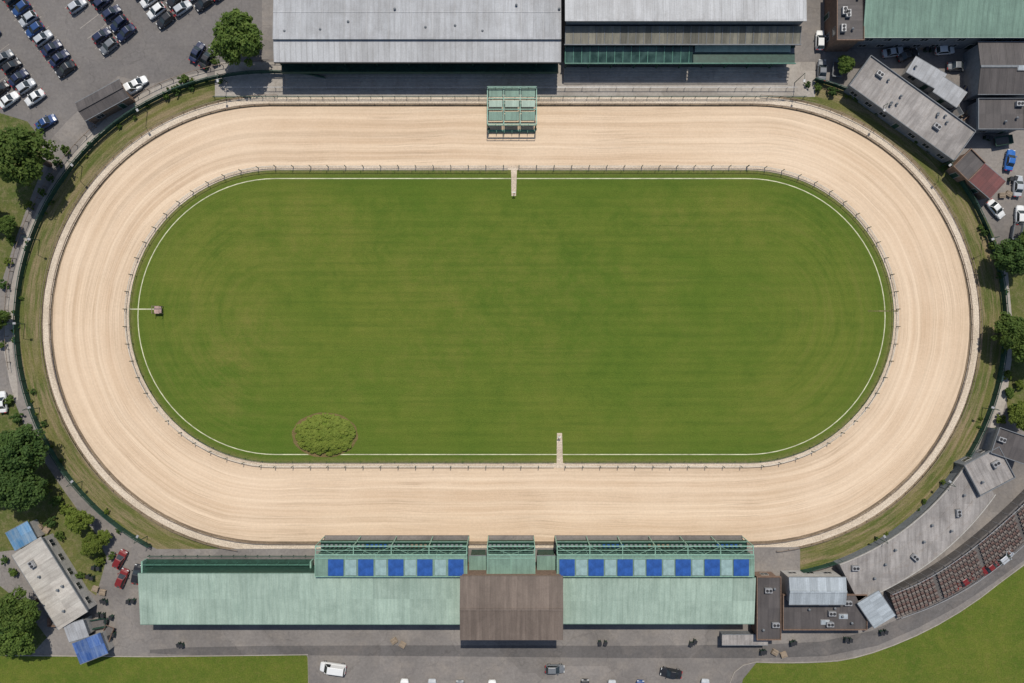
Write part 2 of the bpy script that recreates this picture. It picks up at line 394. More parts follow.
sheet('verge',smoothpoly([(820,97),(850,105),(905,145),(960,190),(990,240),(1000,250),(985,215),(930,150),(870,100),(835,88)],1),0.026,M['scrub'],'weedy bank beside the perimeter fence')
sheet('path',smoothpoly([(20,250),(45,190),(100,120),(150,88),(205,70),(208,78),(155,97),(108,128),(54,196),(30,255),(10,330),(20,400),(13,400),(0,330)],1),0.026,M['concrete'],'pale concrete footpath outside the fence')
sheet('path',smoothpoly([(1000,255),(1006,255),(1014,340),(1004,420),(975,470),(970,466),(996,415),(1006,340)],1),0.026,M['concrete'],'pale narrow footpath outside the fence')
sheet('pavement',[(215,62),(815,62),(815,97),(215,97)],0.048,M['concrete'],'grey paved apron before the grandstand')
sheet('pavement',[(150,549),(800,547),(800,580),(150,580)],0.048,M['asphalt'],'paved apron before the grandstand')
sheet('path',[(112,540),(135,555),(140,640),(120,655),(95,600)],0.024,M['asphalt'],'service path')
sheet('road',smoothpoly([(150,648),(308,645),(735,646),(850,640),(930,605),(1000,560),(1100,480),(1100,500),(1010,572),(940,618),(856,655),(735,659),(308,655),(150,655)],1),0.026,M['asphalt_dark'],'dark tarmac strip of the service road')
def strip(pts,w,z0,z1,mb):
    m=[Vector(P(*p)) for p in pts]
    for i in range(len(m)-1):
        d=(m[i+1]-m[i]); 
        if d.length<1e-6: continue
        nrm=Vector((-d.y,d.x)).normalized()*w/2
        a,b=m[i]-nrm,m[i+1]-nrm; c,e=m[i+1]+nrm,m[i]+nrm
        mb.slab([(a.x,a.y,z1),(b.x,b.y,z1),(c.x,c.y,z1),(e.x,e.y,z1)],z1-z0)
def kerb(pts):
    mb=MB(); mb.ribbon([Vector((*P(*p),0)) for p in pts],0.16,0.13,0.13); structure('kerb',mb,M['concrete'],'pale concrete kerb along the lawn')
kerb([(-20,655),(150,656.5),(308,654.5),(309.5,720)])
kerb(smoothpoly([(729,720),(730,661),(800,663),(860,659),(950,621),(1030,559),(1150,475)],2,False))

# ------------------------------------------------------------------ rails & fences
def path_m(pts): return [Vector((*P(*p),0)) for p in pts]
def resample(m,step):
    out=[m[0].copy()]; acc=0
    for i in range(len(m)-1):
        a,b=m[i],m[i+1]; L=(b-a).length
        if L<1e-6: continue
        t=step-acc
        while t<=L:
            out.append(a+(b-a)*(t/L)); t+=step
        acc=L-(t-step)
    return out
def fence(name,label,cat,pts,height,step,postr,rails,postmat,railmat,mesh=None,group=None):
    m=path_m(pts); base=m[len(m)//2]
    root=thing(name,label,cat,tuple(base),group=group)
    loc=[p-base for p in m]
    for (z,w,th) in rails:
        mb=MB(); mb.ribbon(loc,w,z,th); addobj('rail',mb.mesh(railmat),root)
    if mesh:
        mb=MB(); z0,z1,mt=mesh
        mb.ribbon(loc,0.03,z1,z1-z0); addobj('mesh_panel',mb.mesh(mt),root)
    pm=MB(); pm.cyl((0,0,0),(0,0,height),postr,postr*0.85,8)
    me=pm.mesh(postmat)
    for p in resample(loc,step)[:100]: addobj('post',me,root,tuple(p))
    return root
def arc(cx,cy,R,a0,a1,n=40):
    return [(cx+R*math.cos(math.radians(a0+(a1-a0)*i/n)),cy-R*math.sin(math.radians(a0+(a1-a0)*i/n))) for i in range(n+1)]
Ri=149.5; cyI=316.5
def straight(x0,x1,y,n=10): return [(x0+(x1-x0)*i/n,y) for i in range(n+1)]
for pts in (straight(276,508,cyI-Ri),straight(519,747,cyI-Ri),straight(276,554,cyI+Ri),straight(565,747,cyI+Ri),arc(276,cyI,Ri,90,270),arc(747,cyI,Ri,90,-90)):
    fence('track_rail','cream running rail on slim dark green posts','rail',pts,1.5,3.5,0.085,[(0.75,0.10,0.06)],M['dkgreen'],M['cream'],group='inner track rail sections')
for pts in (straight(276,508,cyI-145),straight(519,747,cyI-145),arc(276,cyI,145,90,270),arc(747,cyI,145,90,-90),straight(276,554,cyI+145),straight(565,747,cyI+145)):
    fence('wire_fence','low dark green wire fence edging the infield','fence',pts,0.8,3.4,0.045,[(0.7,0.07,0.05)],M['dkgreen'],M['dkgreen'],group='wire fence sections round the infield')
Ro=219.5
for pts in (straight(270,752,324-Ro,20),straight(270,752,324+Ro,20),arc(270,324,Ro,90,270),arc(752,324,Ro,90,-90)):
    fence('track_rail','low weathered brown rail on stubby posts','rail',pts,0.6,3.0,0.06,[(0.5,0.16,0.08)],M['brownrail'],M['brownrail'],group='outer track rail sections')
for pts in (arc(270,324,228,88,262),arc(752,324,228,88,-84)):
    fence('track_rail','thin brown wire rail beside the grass verge','rail',pts,0.8,2.4,0.05,[(0.75,0.10,0.05)],M['brownrail'],M['brownrail'],group='outer wire rails')
for cx_,a0,a1 in((270,77,242),(752,76,-79)):
    fence('perimeter_fence','dark green mesh perimeter fence around the bend','fence',arc(cx_,324,250.5,a0,a1,60),1.8,2.6,0.08,[(1.74,0.14,0.06)],M['dkgreen'],M['dkgreen'],mesh=(0.15,1.4,M['dkgreen']))
fence('crowd_barrier','dark green steel crowd barrier on the apron','barrier',straight(215,805,98,20),1.1,2.4,0.06,[(1.05,0.10,0.06),(0.6,0.06,0.05)],M['dkgreen'],M['dkgreen'])
fence('crowd_barrier','grey steel crowd barrier on the terrace','barrier',straight(225,795,89,20),1.1,3.4,0.06,[(1.05,0.10,0.06)],M['greygalv'],M['greygalv'])
fence('perimeter_fence','low timber fence beside the footpath','fence',arc(270,324,262,86,190,40),1.2,2.6,0.07,[(1.1,0.08,0.08)],M['brownrail'],M['brownrail'])
fence('crowd_barrier','green steel crowd barrier before the terrace','barrier',straight(150,315,555),1.1,2.4,0.06,[(1.05,0.10,0.06),(0.6,0.06,0.05)],M['dkgreen'],M['dkgreen'])

# ------------------------------------------------------------------ buildings
def window_mesh(w,h):
    mb=MB(); mb.box(-w/2,w/2,-0.03,0.03,-h/2,h/2,0)
    f=0.07
    mb.box(-w/2-f,w/2+f,-0.05,0.05,h/2,h/2+f,1); mb.box(-w/2-f,w/2+f,-0.05,0.05,-h/2-f,-h/2,1)
    mb.box(-w/2-f,-w/2,-0.05,0.05,-h/2,h/2,1); mb.box(w/2,w/2+f,-0.05,0.05,-h/2,h/2,1); mb.box(-0.03,0.03,-0.045,0.045,-h/2,h/2,1)
    return mb.mesh([M['glass'],M['render']])
WM=window_mesh(1.4,1.1)
mb=MB(); mb.box(-0.5,0.5,-0.04,0.04,0,2.05,0); mb.box(-0.58,-0.5,-0.06,0.06,0,2.13,1); mb.box(0.5,0.58,-0.06,0.06,0,2.13,1); mb.box(-0.5,0.5,-0.06,0.06,2.05,2.13,1)
DM=mb.mesh([M['dkgreen'],M['render']])
mb=MB(); mb.cyl((0,0,0),(0,0,0.5),0.16,0.16,10); mb.cyl((0,0,0.5),(0,0,0.6),0.26,0.22,10); mb.cyl((0,0,0.6),(0,0,0.72),0.22,0.05,10); VM=mb.mesh(M['greyclad'])
mb=MB(); mb.box(-0.7,0.7,-0.45,0.45,0,0.7); mb.cyl((-0.3,0,0.7),(-0.3,0,0.78),0.28,0.28,12,1); mb.cyl((0.35,0,0.7),(0.35,0,0.78),0.28,0.28,12,1); mb.box(-0.75,0.75,-0.5,0.5,-0.05,0.06,1)
ACM=mb.mesh([M['greygalv'],M['dark']])
mb=MB(); mb.box(-0.9,0.9,-0.5,0.5,0,0.16,1); mb.slab([(-0.82,-0.42,0.20),(0.82,-0.42,0.20),(0.82,0.42,0.28),(-0.82,0.42,0.28)],0.06,0)
SKM=mb.mesh([M['bluegrey'],M['greygalv']])
def building(name,label,cat,a,b,wpx,h,wall,roof,style='flat',slope=0.6,over=0.25,win=True,vents=0,acs=0,skies=0,z0=0.0,group=None,parapet=False,trim=None,seam=None):
    k=S*(H-h)/H
    A=Vector(P(*a,h)); B=Vector(P(*b,h)); c=(A+B)/2; d=B-A; L=d.length; W=wpx*k; rot=math.atan2(d.y,d.x)
    root=thing(name,label,cat,(c.x,c.y,z0),rot,group)
    hl=L/2-over; hw=W/2-over
    if style=='gable':
        prof=[(-hw,0),(hw,0),(hw,h-0.12),(0,h+slope-0.12),(-hw,h-0.12)]
        zf=lambda y: h+slope*(1-abs(y)/(W/2))
    elif style=='shed':
        zf=lambda y: h+slope*(y/W)
        prof=[(-hw,0),(hw,0),(hw,zf(hw)-0.13),(-hw,zf(-hw)-0.13)]
    else:
        zf=lambda y:h
        prof=[(-hw,0),(hw,0),(hw,h-0.13),(-hw,h-0.13)]
    mb=MB(); mb.extx(prof,-hl,hl); addobj('wall',mb.mesh(wall),root)
    mb=MB()
    if style=='gable':
        w_=W/2
        mb.extx([(-w_,zf(w_)-0.12),(0,zf(0)-0.12),(w_,zf(w_)-0.12),(w_,zf(w_)),(0,zf(0)),(-w_,zf(w_))],-L/2,L/2)
    else:
        mb.slab([(-L/2,-W/2,zf(-W/2)),(L/2,-W/2,zf(-W/2)),(L/2,W/2,zf(W/2)),(-L/2,W/2,zf(W/2))],0.12)
    rf=addobj('roof',mb.mesh(roof),root)
    if seam:
        mb=MB(); x=-L/2+seam/2; sw=0.025
        halves=[(-W/2+0.05,-0.05),(0.05,W/2-0.05)] if style=='gable' else [(-W/2+0.05,W/2-0.05)]
        while x<L/2:
            for y0,y1 in halves:
                mb.slab([(x-sw,y0,zf(y0)+0.03),(x+sw,y0,zf(y0)+0.03),(x+sw,y1,zf(y1)+0.03),(x-sw,y1,zf(y1)+0.03)],0.028)
            x+=seam
        addobj('roof_seam',mb.mesh(roof),rf)
    if style=='gable':
        mb=MB(); mb.box(-L/2,L/2,-0.22,0.22,zf(0)+0.01,zf(0)+0.12); addobj('ridge_cap',mb.mesh(trim or roof),rf)
    if parapet:
        mb=MB(); t=0.14
        mb.box(-L/2-t,L/2+t,-W/2-t,-W/2,h-0.3,h+0.3); mb.box(-L/2-t,L/2+t,W/2,W/2+t,h-0.3,h+0.3)
        mb.box(-L/2-t,-L/2,-W/2,W/2,h-0.3,h+0.3); mb.box(L/2,L/2+t,-W/2,W/2,h-0.3,h+0.3)
        addobj('parapet',mb.mesh(trim or wall),root)
    else:
        for sy in(-1,1):
            mb=MB(); y=sy*(W/2+0.07); z=zf(sy*W/2); mb.box(-L/2,L/2,y-0.06,y+0.06,z-0.16,z-0.01)
            addobj('gutter',mb.mesh(trim or M['greyclad']),root)
    if win:
        n=max(1,int(L/3.4))
        for sy in(-1,1):
            for i in range(n):
                x=-hl+(i+0.5)*2*hl/n
                if sy==-1 and i==n//2:
                    addobj('door',DM,root,(x,-hw-0.03,0)); continue
                if h>2.4: addobj('window',WM,root,(x,sy*(hw+0.02),min(h-1.1,1.6)))
                if h>5.4: addobj('window',WM,root,(x,sy*(hw+0.02),4.3))
    rr=random.Random(int(a[0]*7+a[1]))
    def scatter(me,nm,cnt,par):
        for i in range(cnt):
            x=rr.uniform(-hl*0.85,hl*0.85); y=rr.uniform(-hw*0.75,hw*0.75)
            addobj(nm,me,par,(x,y,zf(y)),0)
    scatter(VM,'roof_vent',vents,rf); scatter(ACM,'air_conditioning_unit',acs,rf); scatter(SKM,'skylight',skies,rf)
    return root

def n_grandstand(x0,x1,ytop,yedge,h,label):
    X0,Yf=P(x0,yedge,h); X1,_=P(x1,yedge,h); _,Yb=P(x0,ytop,h)
    cx=(X0+X1)/2; L=X1-X0; cy=(Yf+Yb)/2
    root=thing('grandstand',label,'grandstand',(cx,cy,0))
    return root,L,Yf-cy,Yb-cy,cx,cy
h=6.4
root,L,f,b,cx,cy=n_grandstand(274,561,-60,62,h,'long grandstand with pale grey sheet roof and glazed front')
mb=MB(); mb.box(-L/2+0.3,L/2-0.3,f+1.6,b-0.3,0,h-0.5); addobj('wall',mb.mesh(M['greyclad']),root)
split=P(0,41,h)[1]-cy
mb=MB(); mb.slab([(-L/2,split,h+0.8),(L/2,split,h+0.8),(L/2,b,h-0.3),(-L/2,b,h-0.3)],0.15)
r1=addobj('roof',mb.mesh(M['roof_grey']),root)
mb=MB(); x=-L/2+1
while x<L/2: 
    mb.slab([(x-0.03,split,h+0.84),(x+0.03,split,h+0.84),(x+0.03,b,h-0.26),(x-0.03,b,h-0.26)],0.03); x+=4.2
mb.box(-L/2,L/2,split+5.2,split+5.32,h+0.42,h+0.56)
addobj('roof_seam',mb.mesh(M['roof_grey_light']),r1)
mb=MB(); mb.slab([(-L/2,f,h),(L/2,f,h),(L/2,split-0.05,h+0.35),(-L/2,split-0.05,h+0.35)],0.15)
r2=addobj('canopy',mb.mesh(M['roof_grey_light']),root)
mb=MB(); x=-L/2
while x<L/2: 
    mb.slab([(x-0.03,f,h+0.04),(x+0.03,f,h+0.04),(x+0.03,split-0.1,h+0.39),(x-0.03,split-0.1,h+0.39)],0.03); x+=1.05
addobj('roof_seam',mb.mesh(M['roof_grey']),r2)
mb=MB(); mb.box(-L/2,L/2,f-0.18,f-0.01,h-0.35,h+0.02); addobj('gutter',mb.mesh(M['dark']),root)
mb=MB(); mb.box(-L/2,L/2,split-0.04,split+0.10,h+0.36,h+0.64); addobj('gutter',mb.mesh(M['greyclad']),root)
mb=MB(); mb.box(-L/2+0.4,L/2-0.4,f+1.45,f+1.58,3.4,h-0.6); addobj('window',mb.mesh(M['gglass']),root,label='dark green tinted glazed front')
mb=MB(); x=-L/2+0.5
while x<L/2:
    mb.box(x-0.06,x+0.06,f+1.3,f+1.44,3.4,h-0.6); x+=1.9
mb.box(-L/2+0.4,L/2-0.4,f+1.3,f+1.44,4.6,4.75); addobj('window_frame',mb.mesh(M['green']),root)
pm=MB(); pm.cyl((0,0,0),(0,0,h-0.2),0.15,0.15,8); pmm=pm.mesh(M['dkgreen'])
x=-L/2+0.6
while x<L/2: addobj('column',pmm,root,(x,f+0.5,0)); x+=6.2
mb=MB(); mb.box(-L/2+0.3,L/2-0.3,f-0.8,f+1.3,2.8,3.0); mb.box(-L/2+0.3,L/2-0.3,f-0.9,f-0.802,2.9,3.8); addobj('balcony',mb.mesh(M['dkgreen']),root)
for i in range(5):
    mb=MB(); mb.box(-L/2+0.3,L/2-0.3,f-3.0+i*0.6,f-2.4+i*0.6-0.002,0.04,0.25+i*0.18)
    addobj('terrace_step',mb.mesh(M['concrete']),root)
rv=random.Random(4)
for i in range(9): addobj('roof_vent',VM,r1,(-L/2+3+i*6.3+rv.uniform(-1.5,1.5),split+rv.uniform(1,7),h+0.2))

h=8.0
root,L,f,b,cx,cy=n_grandstand(565,806,-60,22,h,'grandstand with grey roof above an olive glazed strip')
f2=P(0,62,4.5)[1]-cy; fm=P(0,43,6.2)[1]-cy
mb=MB(); mb.box(-L/2+0.3,L/2-0.3,f+0.3,b-0.3,0,h-0.4); mb.box(-L/2+0.5,L/2-0.5,fm+0.4,f+0.28,0,5.6); mb.box(-L/2+0.5,L/2-0.5,f2+1.6,fm+0.38,0,3.9)
addobj('wall',mb.mesh(M['greyclad']),root)
mb=MB(); mb.slab([(-L/2,f,h+0.4),(L/2,f,h+0.4),(L/2,b,h-0.3),(-L/2,b,h-0.3)],0.15)
r1=addobj('roof',mb.mesh(M['roof_grey_light']),root)
mb=MB(); x=-L/2
while x<L/2:
    mb.slab([(x-0.03,f,h+0.43),(x+0.03,f,h+0.43),(x+0.03,b,h-0.27),(x-0.03,b,h-0.27)],0.03); x+=2.1
addobj('roof_seam',mb.mesh(M['roof_grey']),r1)
mb=MB(); mb.slab([(-L/2+0.2,fm,5.8),(L/2-0.2,fm,5.8),(L/2-0.2,f-0.1,6.5),(-L/2+0.2,f-0.1,6.5)],0.12)
addobj('canopy',mb.mesh(M['olive']),root,label='olive brown glazed lean-to strip')
mb=MB(); x=-L/2+0.2
while x<L/2:
    mb.slab([(x-0.05,fm,5.88),(x+0.05,fm,5.88),(x+0.05,f-0.12,6.58),(x-0.05,f-0.12,6.58)],0.08); x+=1.5
mb.box(-L/2,L/2,fm-0.2,fm-0.02,5.55,5.85); addobj('window_frame',mb.mesh(M['greyclad']),root)
mb=MB(); mb.slab([(-L/2+0.3,f2,4.1),(L/2*0.1,f2,4.1),(L/2*0.1,fm,4.7),(-L/2+0.3,fm,4.7)],0.1); addobj('canopy',mb.mesh(M['gglass']),root,label='dark green glass canopy')
mb=MB(); x=-L/2+0.3
while x<L/2*0.1:
    mb.slab([(x-0.05,f2,4.17),(x+0.05,f2,4.17),(x+0.05,fm,4.77),(x-0.05,fm,4.77)],0.06); x+=1.6
mb.box(-L/2+0.3,L/2-0.3,f2-0.15,f2-0.02,3.8,4.15); addobj('window_frame',mb.mesh(M['green']),root)
mb=MB(); mb.slab([(L/2*0.12,f2+2.0,4.4),(L/2-1.5,f2+2.0,4.4),(L/2-1.5,f2+3.6,4.6),(L/2*0.12,f2+3.6,4.6)],0.1); addobj('canopy',mb.mesh(M['roof_green']),root,label='pale green strip canopy')
mb=MB(); mb.box(L/2*0.11,L/2-0.5,f2+0.0,f2+1.9,3.7,4.0); mb.box(L/2*0.11,L/2-0.5,f2+3.7,fm,3.7,4.25); addobj('balcony',mb.mesh(M['dkgreen']),root)
x=-L/2+0.6
pm=MB(); pm.cyl((0,0,0),(0,0,3.9),0.13,0.13,8); pmm2=pm.mesh(M['dkgreen'])
while x<L/2: addobj('column',pmm2,root,(x,f2+0.25,0)); x+=4.5
for i in range(5):
    mb=MB(); mb.box(-L/2+0.3,L/2-0.3,f2-2.6+i*0.6,f2-2.0+i*0.6-0.002,0.04,0.25+i*0.18)
    addobj('terrace_step',mb.mesh(M['concrete']),root)

# ---- south stand
building('grandstand','long low stand with pale green corrugated roof','grandstand',(139,599),(461,599),52,6.0,M['dkgreen'],M['roof_green'],'shed',0.9,0.4,win=False,seam=1.0,trim=M['roof_green2'])
building('grandstand','low stand with pale green corrugated roof','grandstand',(563,601),(755,601),47,6.0,M['dkgreen'],M['roof_green'],'shed',0.9,0.4,win=False,seam=1.0,trim=M['roof_green2'])
building('entrance_hall','brown corrugated gabled hall between green stands','hall',(460,608),(563,608),63,9.6,M['brick'],M['roof_brown'],'gable',0.7,0.3,seam=0.5,trim=M['roof_brown'])
X0,Y0=P(146,572,0); X1,Y1=P(314,559,0); L=X1-X0; cx=(X0+X1)/2
root=thing('viewing_terrace','dark green stepped viewing terrace below the roof','terrace',(cx,Y0,0))
for i in range(4):
    mb=MB(); mb.box(-L/2,L/2,(Y1-Y0)*(1-(i+1)/4)+0.002,(Y1-Y0)*(1-i/4),0.04,0.3+0.4*i)
    addobj('terrace_step',mb.mesh(M['dkgreen']),root)
mb=MB(); x=-L/2
while x<=L/2: mb.box(x-0.04,x+0.04,0.1,0.2,1.5,2.7); mb.box(x-0.04,x+0.04,1.9,2.0,0.3,1.6); x+=2.05
mb.box(-L/2,L/2,0.1,0.2,2.7,2.8); mb.box(-L/2,L/2,1.9,2.0,1.6,1.68); addobj('handrail',mb.mesh(M['green']),root)
for x in (-L/2,L/2-0.3):
    mb=MB(); mb.box(x,x+0.3,-0.2,2.7,0.04,1.9); addobj('end_wall',mb.mesh(M['ltgreen']),root)

def lounge(x0,x1,blues,label,hh=7.2):
    X0,Yr=P(x0,577,hh); X1,Yf=P(x1,554,hh); L=X1-X0; cx=(X0+X1)/2; cy=(Yr+Yf)/2; D=(Yf-Yr)
    root=thing('grandstand_lounge',label,'grandstand',(cx,cy,0))
    yf=D/2; yb=-D/2
    mb=MB(); mb.box(-L/2+0.2,L/2-0.2,yb+0.1,yf-0.5,0,hh-0.15); addobj('wall',mb.mesh(M['dkgreen']),root)
    mb=MB(); mb.box(-L/2,L/2,yb,yf-0.25,hh-0.14,hh); rf=addobj('roof',mb.mesh(M['roof_green2']),root)
    mb=MB()
    mb.box(-L/2,L/2,yf-0.22,yf-0.02,hh-0.1,hh+0.22); mb.box(-L/2,L/2,yb+3.5,yb+3.62,hh+0.005,hh+0.10); mb.box(-L/2,L/2,yb+0.02,yb+0.14,hh+0.005,hh+0.12)
    x=-L/2
    while x<=L/2+0.01: mb.box(x-0.05,x+0.05,yb+0.16,yf-0.3,hh+0.003,hh+0.08); x+=L/round(L/5.9)
    addobj('roof_beam',mb.mesh(M['ltgreen']),rf)
    for b in blues:
        bx=P(b,0,hh)[0]-cx
        mb=MB(); mb.box(-1.45,1.45,-1.55,1.55,0,0.07,0)
        addobj('roof_panel',mb.mesh(M['blue']),rf,(bx,yb+1.85,hh+0.15),label='bright blue square roof panel')
    for b0,b1 in zip(blues[:-1],blues[1:]):
        bx=P((b0+b1)/2,0,hh)[0]-cx
        mb=MB(); mb.box(-1.05,1.05,-1.5,1.5,0,0.05,0)
        addobj('roof_panel',mb.mesh(M['palepanel']),rf,(bx,yb+1.85,hh+0.12),label='pale blue green roof panel')
    mb=MB(); mb.box(-L/2+0.3,L/2-0.3,yf-0.48,yf-0.42,3.3,hh-0.3); addobj('window',mb.mesh(M['gglass']),root)
    n=int(L/2.8); mb=MB()
    for i in range(n+1): x=-L/2+0.25+i*(L-0.5)/n; mb.box(x-0.05,x+0.05,yf-0.40,yf-0.32,3.3,hh-0.25)
    mb.box(-L/2,L/2,yf-0.40,yf-0.32,5.2,5.35); addobj('window_frame',mb.mesh(M['ltgreen']),root)
    mb=MB(); mb.box(-L/2,L/2,yf-0.3,yf+1.5,3.0,3.2); mb.box(-L/2,L/2,yf+1.45,yf+1.5,3.2,3.6); addobj('balcony',mb.mesh(M['dkgreen']),root)
    mb=MB(); mb.box(-L/2,L/2,yf+1.43,yf+1.52,4.2,4.3)
    n=int(L/5.8)*1 or 1
    for i in range(n+1):
        x=-L/2+0.05+i*(L-0.1)/n; mb.box(x-0.08,x+0.08,yf+1.4,yf+1.52,0,hh-0.3); mb.box(x-0.08,x+0.08,yf-0.2,yf+1.45,hh-0.3,hh-0.18)
        if i<n:
            x2=x+(L-0.1)/n; xm=(x+x2)/2
            mb.slab([(x,yf+1.3,hh-0.2),(x+0.12,yf+1.3,hh-0.2),(xm,yf-0.1,hh-0.2),(xm-0.12,yf-0.1,hh-0.2)],0.06)
            mb.slab([(xm,yf-0.1,hh-0.21),(xm+0.12,yf-0.1,hh-0.21),(x2,yf+1.3,hh-0.21),(x2-0.12,yf+1.3,hh-0.21)],0.06)
    mb.box(-L/2,L/2,yf+1.36,yf+1.54,hh-0.18,hh-0.04)
    mb.box(-L/2,L/2,yf+0.62,yf+0.72,hh-0.16,hh-0.08)
    addobj('balcony_rail',mb.mesh(M['ltgreen']),root)
    sm=MB(); sm.box(-0.24,0.24,-0.22,0.22,0.38,0.44); sm.box(-0.24,0.24,-0.26,-0.21,0.44,0.85); sm.box(-0.2,0.2,-0.03,0.03,0,0.38)
    seats=[sm.mesh(M['greyclad']),sm.mesh(M['blue']),sm.mesh(M['brownrail'])]
    n=int(L/0.9)
    for i in range(min(n,60)):
        addobj('seat',seats[[0,0,1,0,2][(i//5)%5]],root,(-L/2+0.5+i*(L-1)/n,yf+0.6,3.2))
    for i in range(3):
        mb=MB(); mb.box(-L/2,L/2,yf+1.6+0.5*i-1.5,yf+2.1+0.5*i-1.502,0.04,1.2-0.35*i); addobj('terrace_step',mb.mesh(M['asphalt']),root)
    return root
lounge(315,467,[336,366,396,425,456],'glazed lounge with green roof and blue panels')
lounge(557,754,[567,596,625,654,683,712,741],'long glazed lounge with green roof and blue panels')
lounge(487,535,[],'small glazed green lounge between two larger ones')
building('stair_tower','green stair block linking the glazed lounges','stairs',(469,566),(486,566),20,5.0,M['dkgreen'],M['roof_green2'],'flat',win=False,seam=1)
building('stair_tower','green stair block linking the glazed lounges','stairs',(537,566),(556,566),20,5.0,M['dkgreen'],M['roof_green2'],'flat',win=False,seam=1)
building('store_room','dark flat roofed annex beside the green stand','annex',(757,608),(780,608),62,4.0,M['brick'],M['roof_dark'],'flat',parapet=True,acs=2,vents=2)
building('kennel_block','dark flat roofed block with parapet and vents','building',(783,612),(866,612),34,3.0,M['brick'],M['roof_dark'],'flat',parapet=True,acs=3,vents=7,skies=3)
building('site_office','pale blue grey metal roofed office cabin','office',(789,591),(846,591),27,5.0,M['render'],M['bluegrey'],'gable',0.4,seam=0.8)
building('site_office','small blue grey metal roofed cabin','office',(868,597),(885,622),24,4.0,M['render'],M['bluegrey'],'shed',0.4,seam=0.8)
building('store_room','small grey porch behind the stand','annex',(722,640),(768,640),10,2.6,M['greyclad'],M['roof_grey_dirty'],'flat',win=False)

# ---- curved stand
def curved(name,label,cat,inner,outer,h,roof,wall):
    I2=[Vector((*P(*p,h),0)) for p in inner]; O2=[Vector((*P(*p,h),0)) for p in outer]
    ctr=(I2[len(I2)//2]+O2[len(O2)//2])/2
    root=thing(name,label,cat,tuple(ctr))
    I3=[p-ctr for p in I2]; O3=[p-ctr for p in O2]
    n=len(I3)
    ins=[a+(b-a)*0.03 for a,b in zip(I3,O3)]; ous=[b+(a-b)*0.03 for a,b in zip(I3,O3)]
    mb=MB(); mb.band(ins,ous,0,h-0.16); addobj('wall',mb.mesh(wall),root)
    mb=MB(); mb.band(I3,O3,h-0.15,h); rf=addobj('roof',mb.mesh(roof),root)
    for t_ in (0.33,0.66):
        mb=MB(); mb.ribbon([a+(b-a)*t_ for a,b in zip(I3,O3)],0.10,h+0.05,0.048); addobj('roof_seam',mb.mesh(roof),rf)
    for arr in(I3,O3):
        mb=MB(); mb.ribbon(arr,0.16,h+.14,.28); addobj('parapet',mb.mesh(M['render']),root)
    for k in range(10):
        i=3+k*(n-6)//10; t_=0.2+0.6*((k*37)%10)/10
        p=I3[i]*(1-t_)+O3[i]*t_; addobj('roof_vent' if k%4 else 'air_conditioning_unit',VM if k%4 else ACM,rf,(p.x,p.y,h),k*.6)
    return root
curved('grandstand','curved low stand with stained pale grey roof','grandstand',arc(752,324,256,-70,-33,42),arc(752,324,297,-69,-35,42),3.0,M['roof_grey_dirty'],M['greyclad'])
building('grandstand','end block with stained pale grey roof','building',(972,480),(1006,462),34,3.8,M['greyclad'],M['roof_grey_dirty'],'flat',parapet=True,vents=2,acs=1)
building('store_room','small dark roofed block beside trees','building',(995,440),(1030,452),26,4.0,M['greyclad'],M['roof_dark'],'flat',parapet=True,acs=1)
inn=[(884,589),(915,576),(950,554),(985,526),(1026,488),(1060,448)]; out=[(897,615),(930,603),(968,583),(1005,555),(1042,521),(1080,479)]
Iv=[Vector((*P(*p),0)) for p in smoothpoly(inn,2,False)]; Ov=[Vector((*P(*p),0)) for p in smoothpoly(out,2,False)]; ctr=(Iv[len(Iv)//2]+Ov[len(Ov)//2])/2
root=thing('seating_terrace','curved dark concrete terrace with close rows of seats','terrace',tuple(ctr))
NR=8
for r_ in range(NR):
    A=[Iv[j]*(1-r_/NR)+Ov[j]*(r_/NR)-ctr for j in range(len(Iv))]; B=[Iv[j]*(1-(r_+.995)/NR)+Ov[j]*((r_+.995)/NR)-ctr for j in range(len(Iv))]
    mb=MB(); mb.band(A,B,0,2.2-0.24*r_)
    addobj('terrace_step',mb.mesh(M['asphalt_dark']),root)
BL=0.62
def benchgeo(mb,c=Vector((0,0,0)),a=0.0):
    ca,sa=math.cos(a),math.sin(a)
    t=MB(); t.box(-BL/2,BL/2,-0.18,0.18,0.38,0.44); t.box(-BL/2+.1,-BL/2+.15,-0.15,0.15,0,0.38); t.box(BL/2-.15,BL/2-.1,-0.15,0.15,0,0.38); t.box(-BL/2,BL/2,-0.23,-0.18,0.44,0.76)
    mb.add([(c.x+x*ca-y*sa,c.y+x*sa+y*ca,c.z+z) for x,y,z in t.v],t.f)
BM=[plain('seat_red_brown',(0.135,0.090,0.080),0.7),plain('seat_grey_brown',(0.17,0.145,0.132),0.7)]
bme=[]
for m_ in BM:
    q=MB(); benchgeo(q); bme.append(q.mesh(m_))
spots=[]
for r_ in range(NR):
    t=(r_+0.5)/NR
    pp=resample([Iv[j]*(1-t)+Ov[j]*t-ctr for j in range(len(Iv))],BL+0.22)
    for j in range(len(pp)-1):
        if j%12==11: continue
        d=pp[j+1]-pp[j]; spots.append((Vector((pp[j].x,pp[j].y,2.2-0.24*r_)),math.atan2(d.y,d.x),(j//4+r_)%2))
rest=MB()
for k,(p,an,mi_) in enumerate(spots):
    if k%5==0 and k//5<99: addobj('seat',bme[mi_],root,tuple(p),an)
    else:
        n0=len(rest.f); benchgeo(rest,p,an)
        for q in range(n0,len(rest.f)): rest.mi[q]=mi_
if rest.v:
    ob=addobj('seat_rows',rest.mesh(BM),root); ob['kind']='stuff'
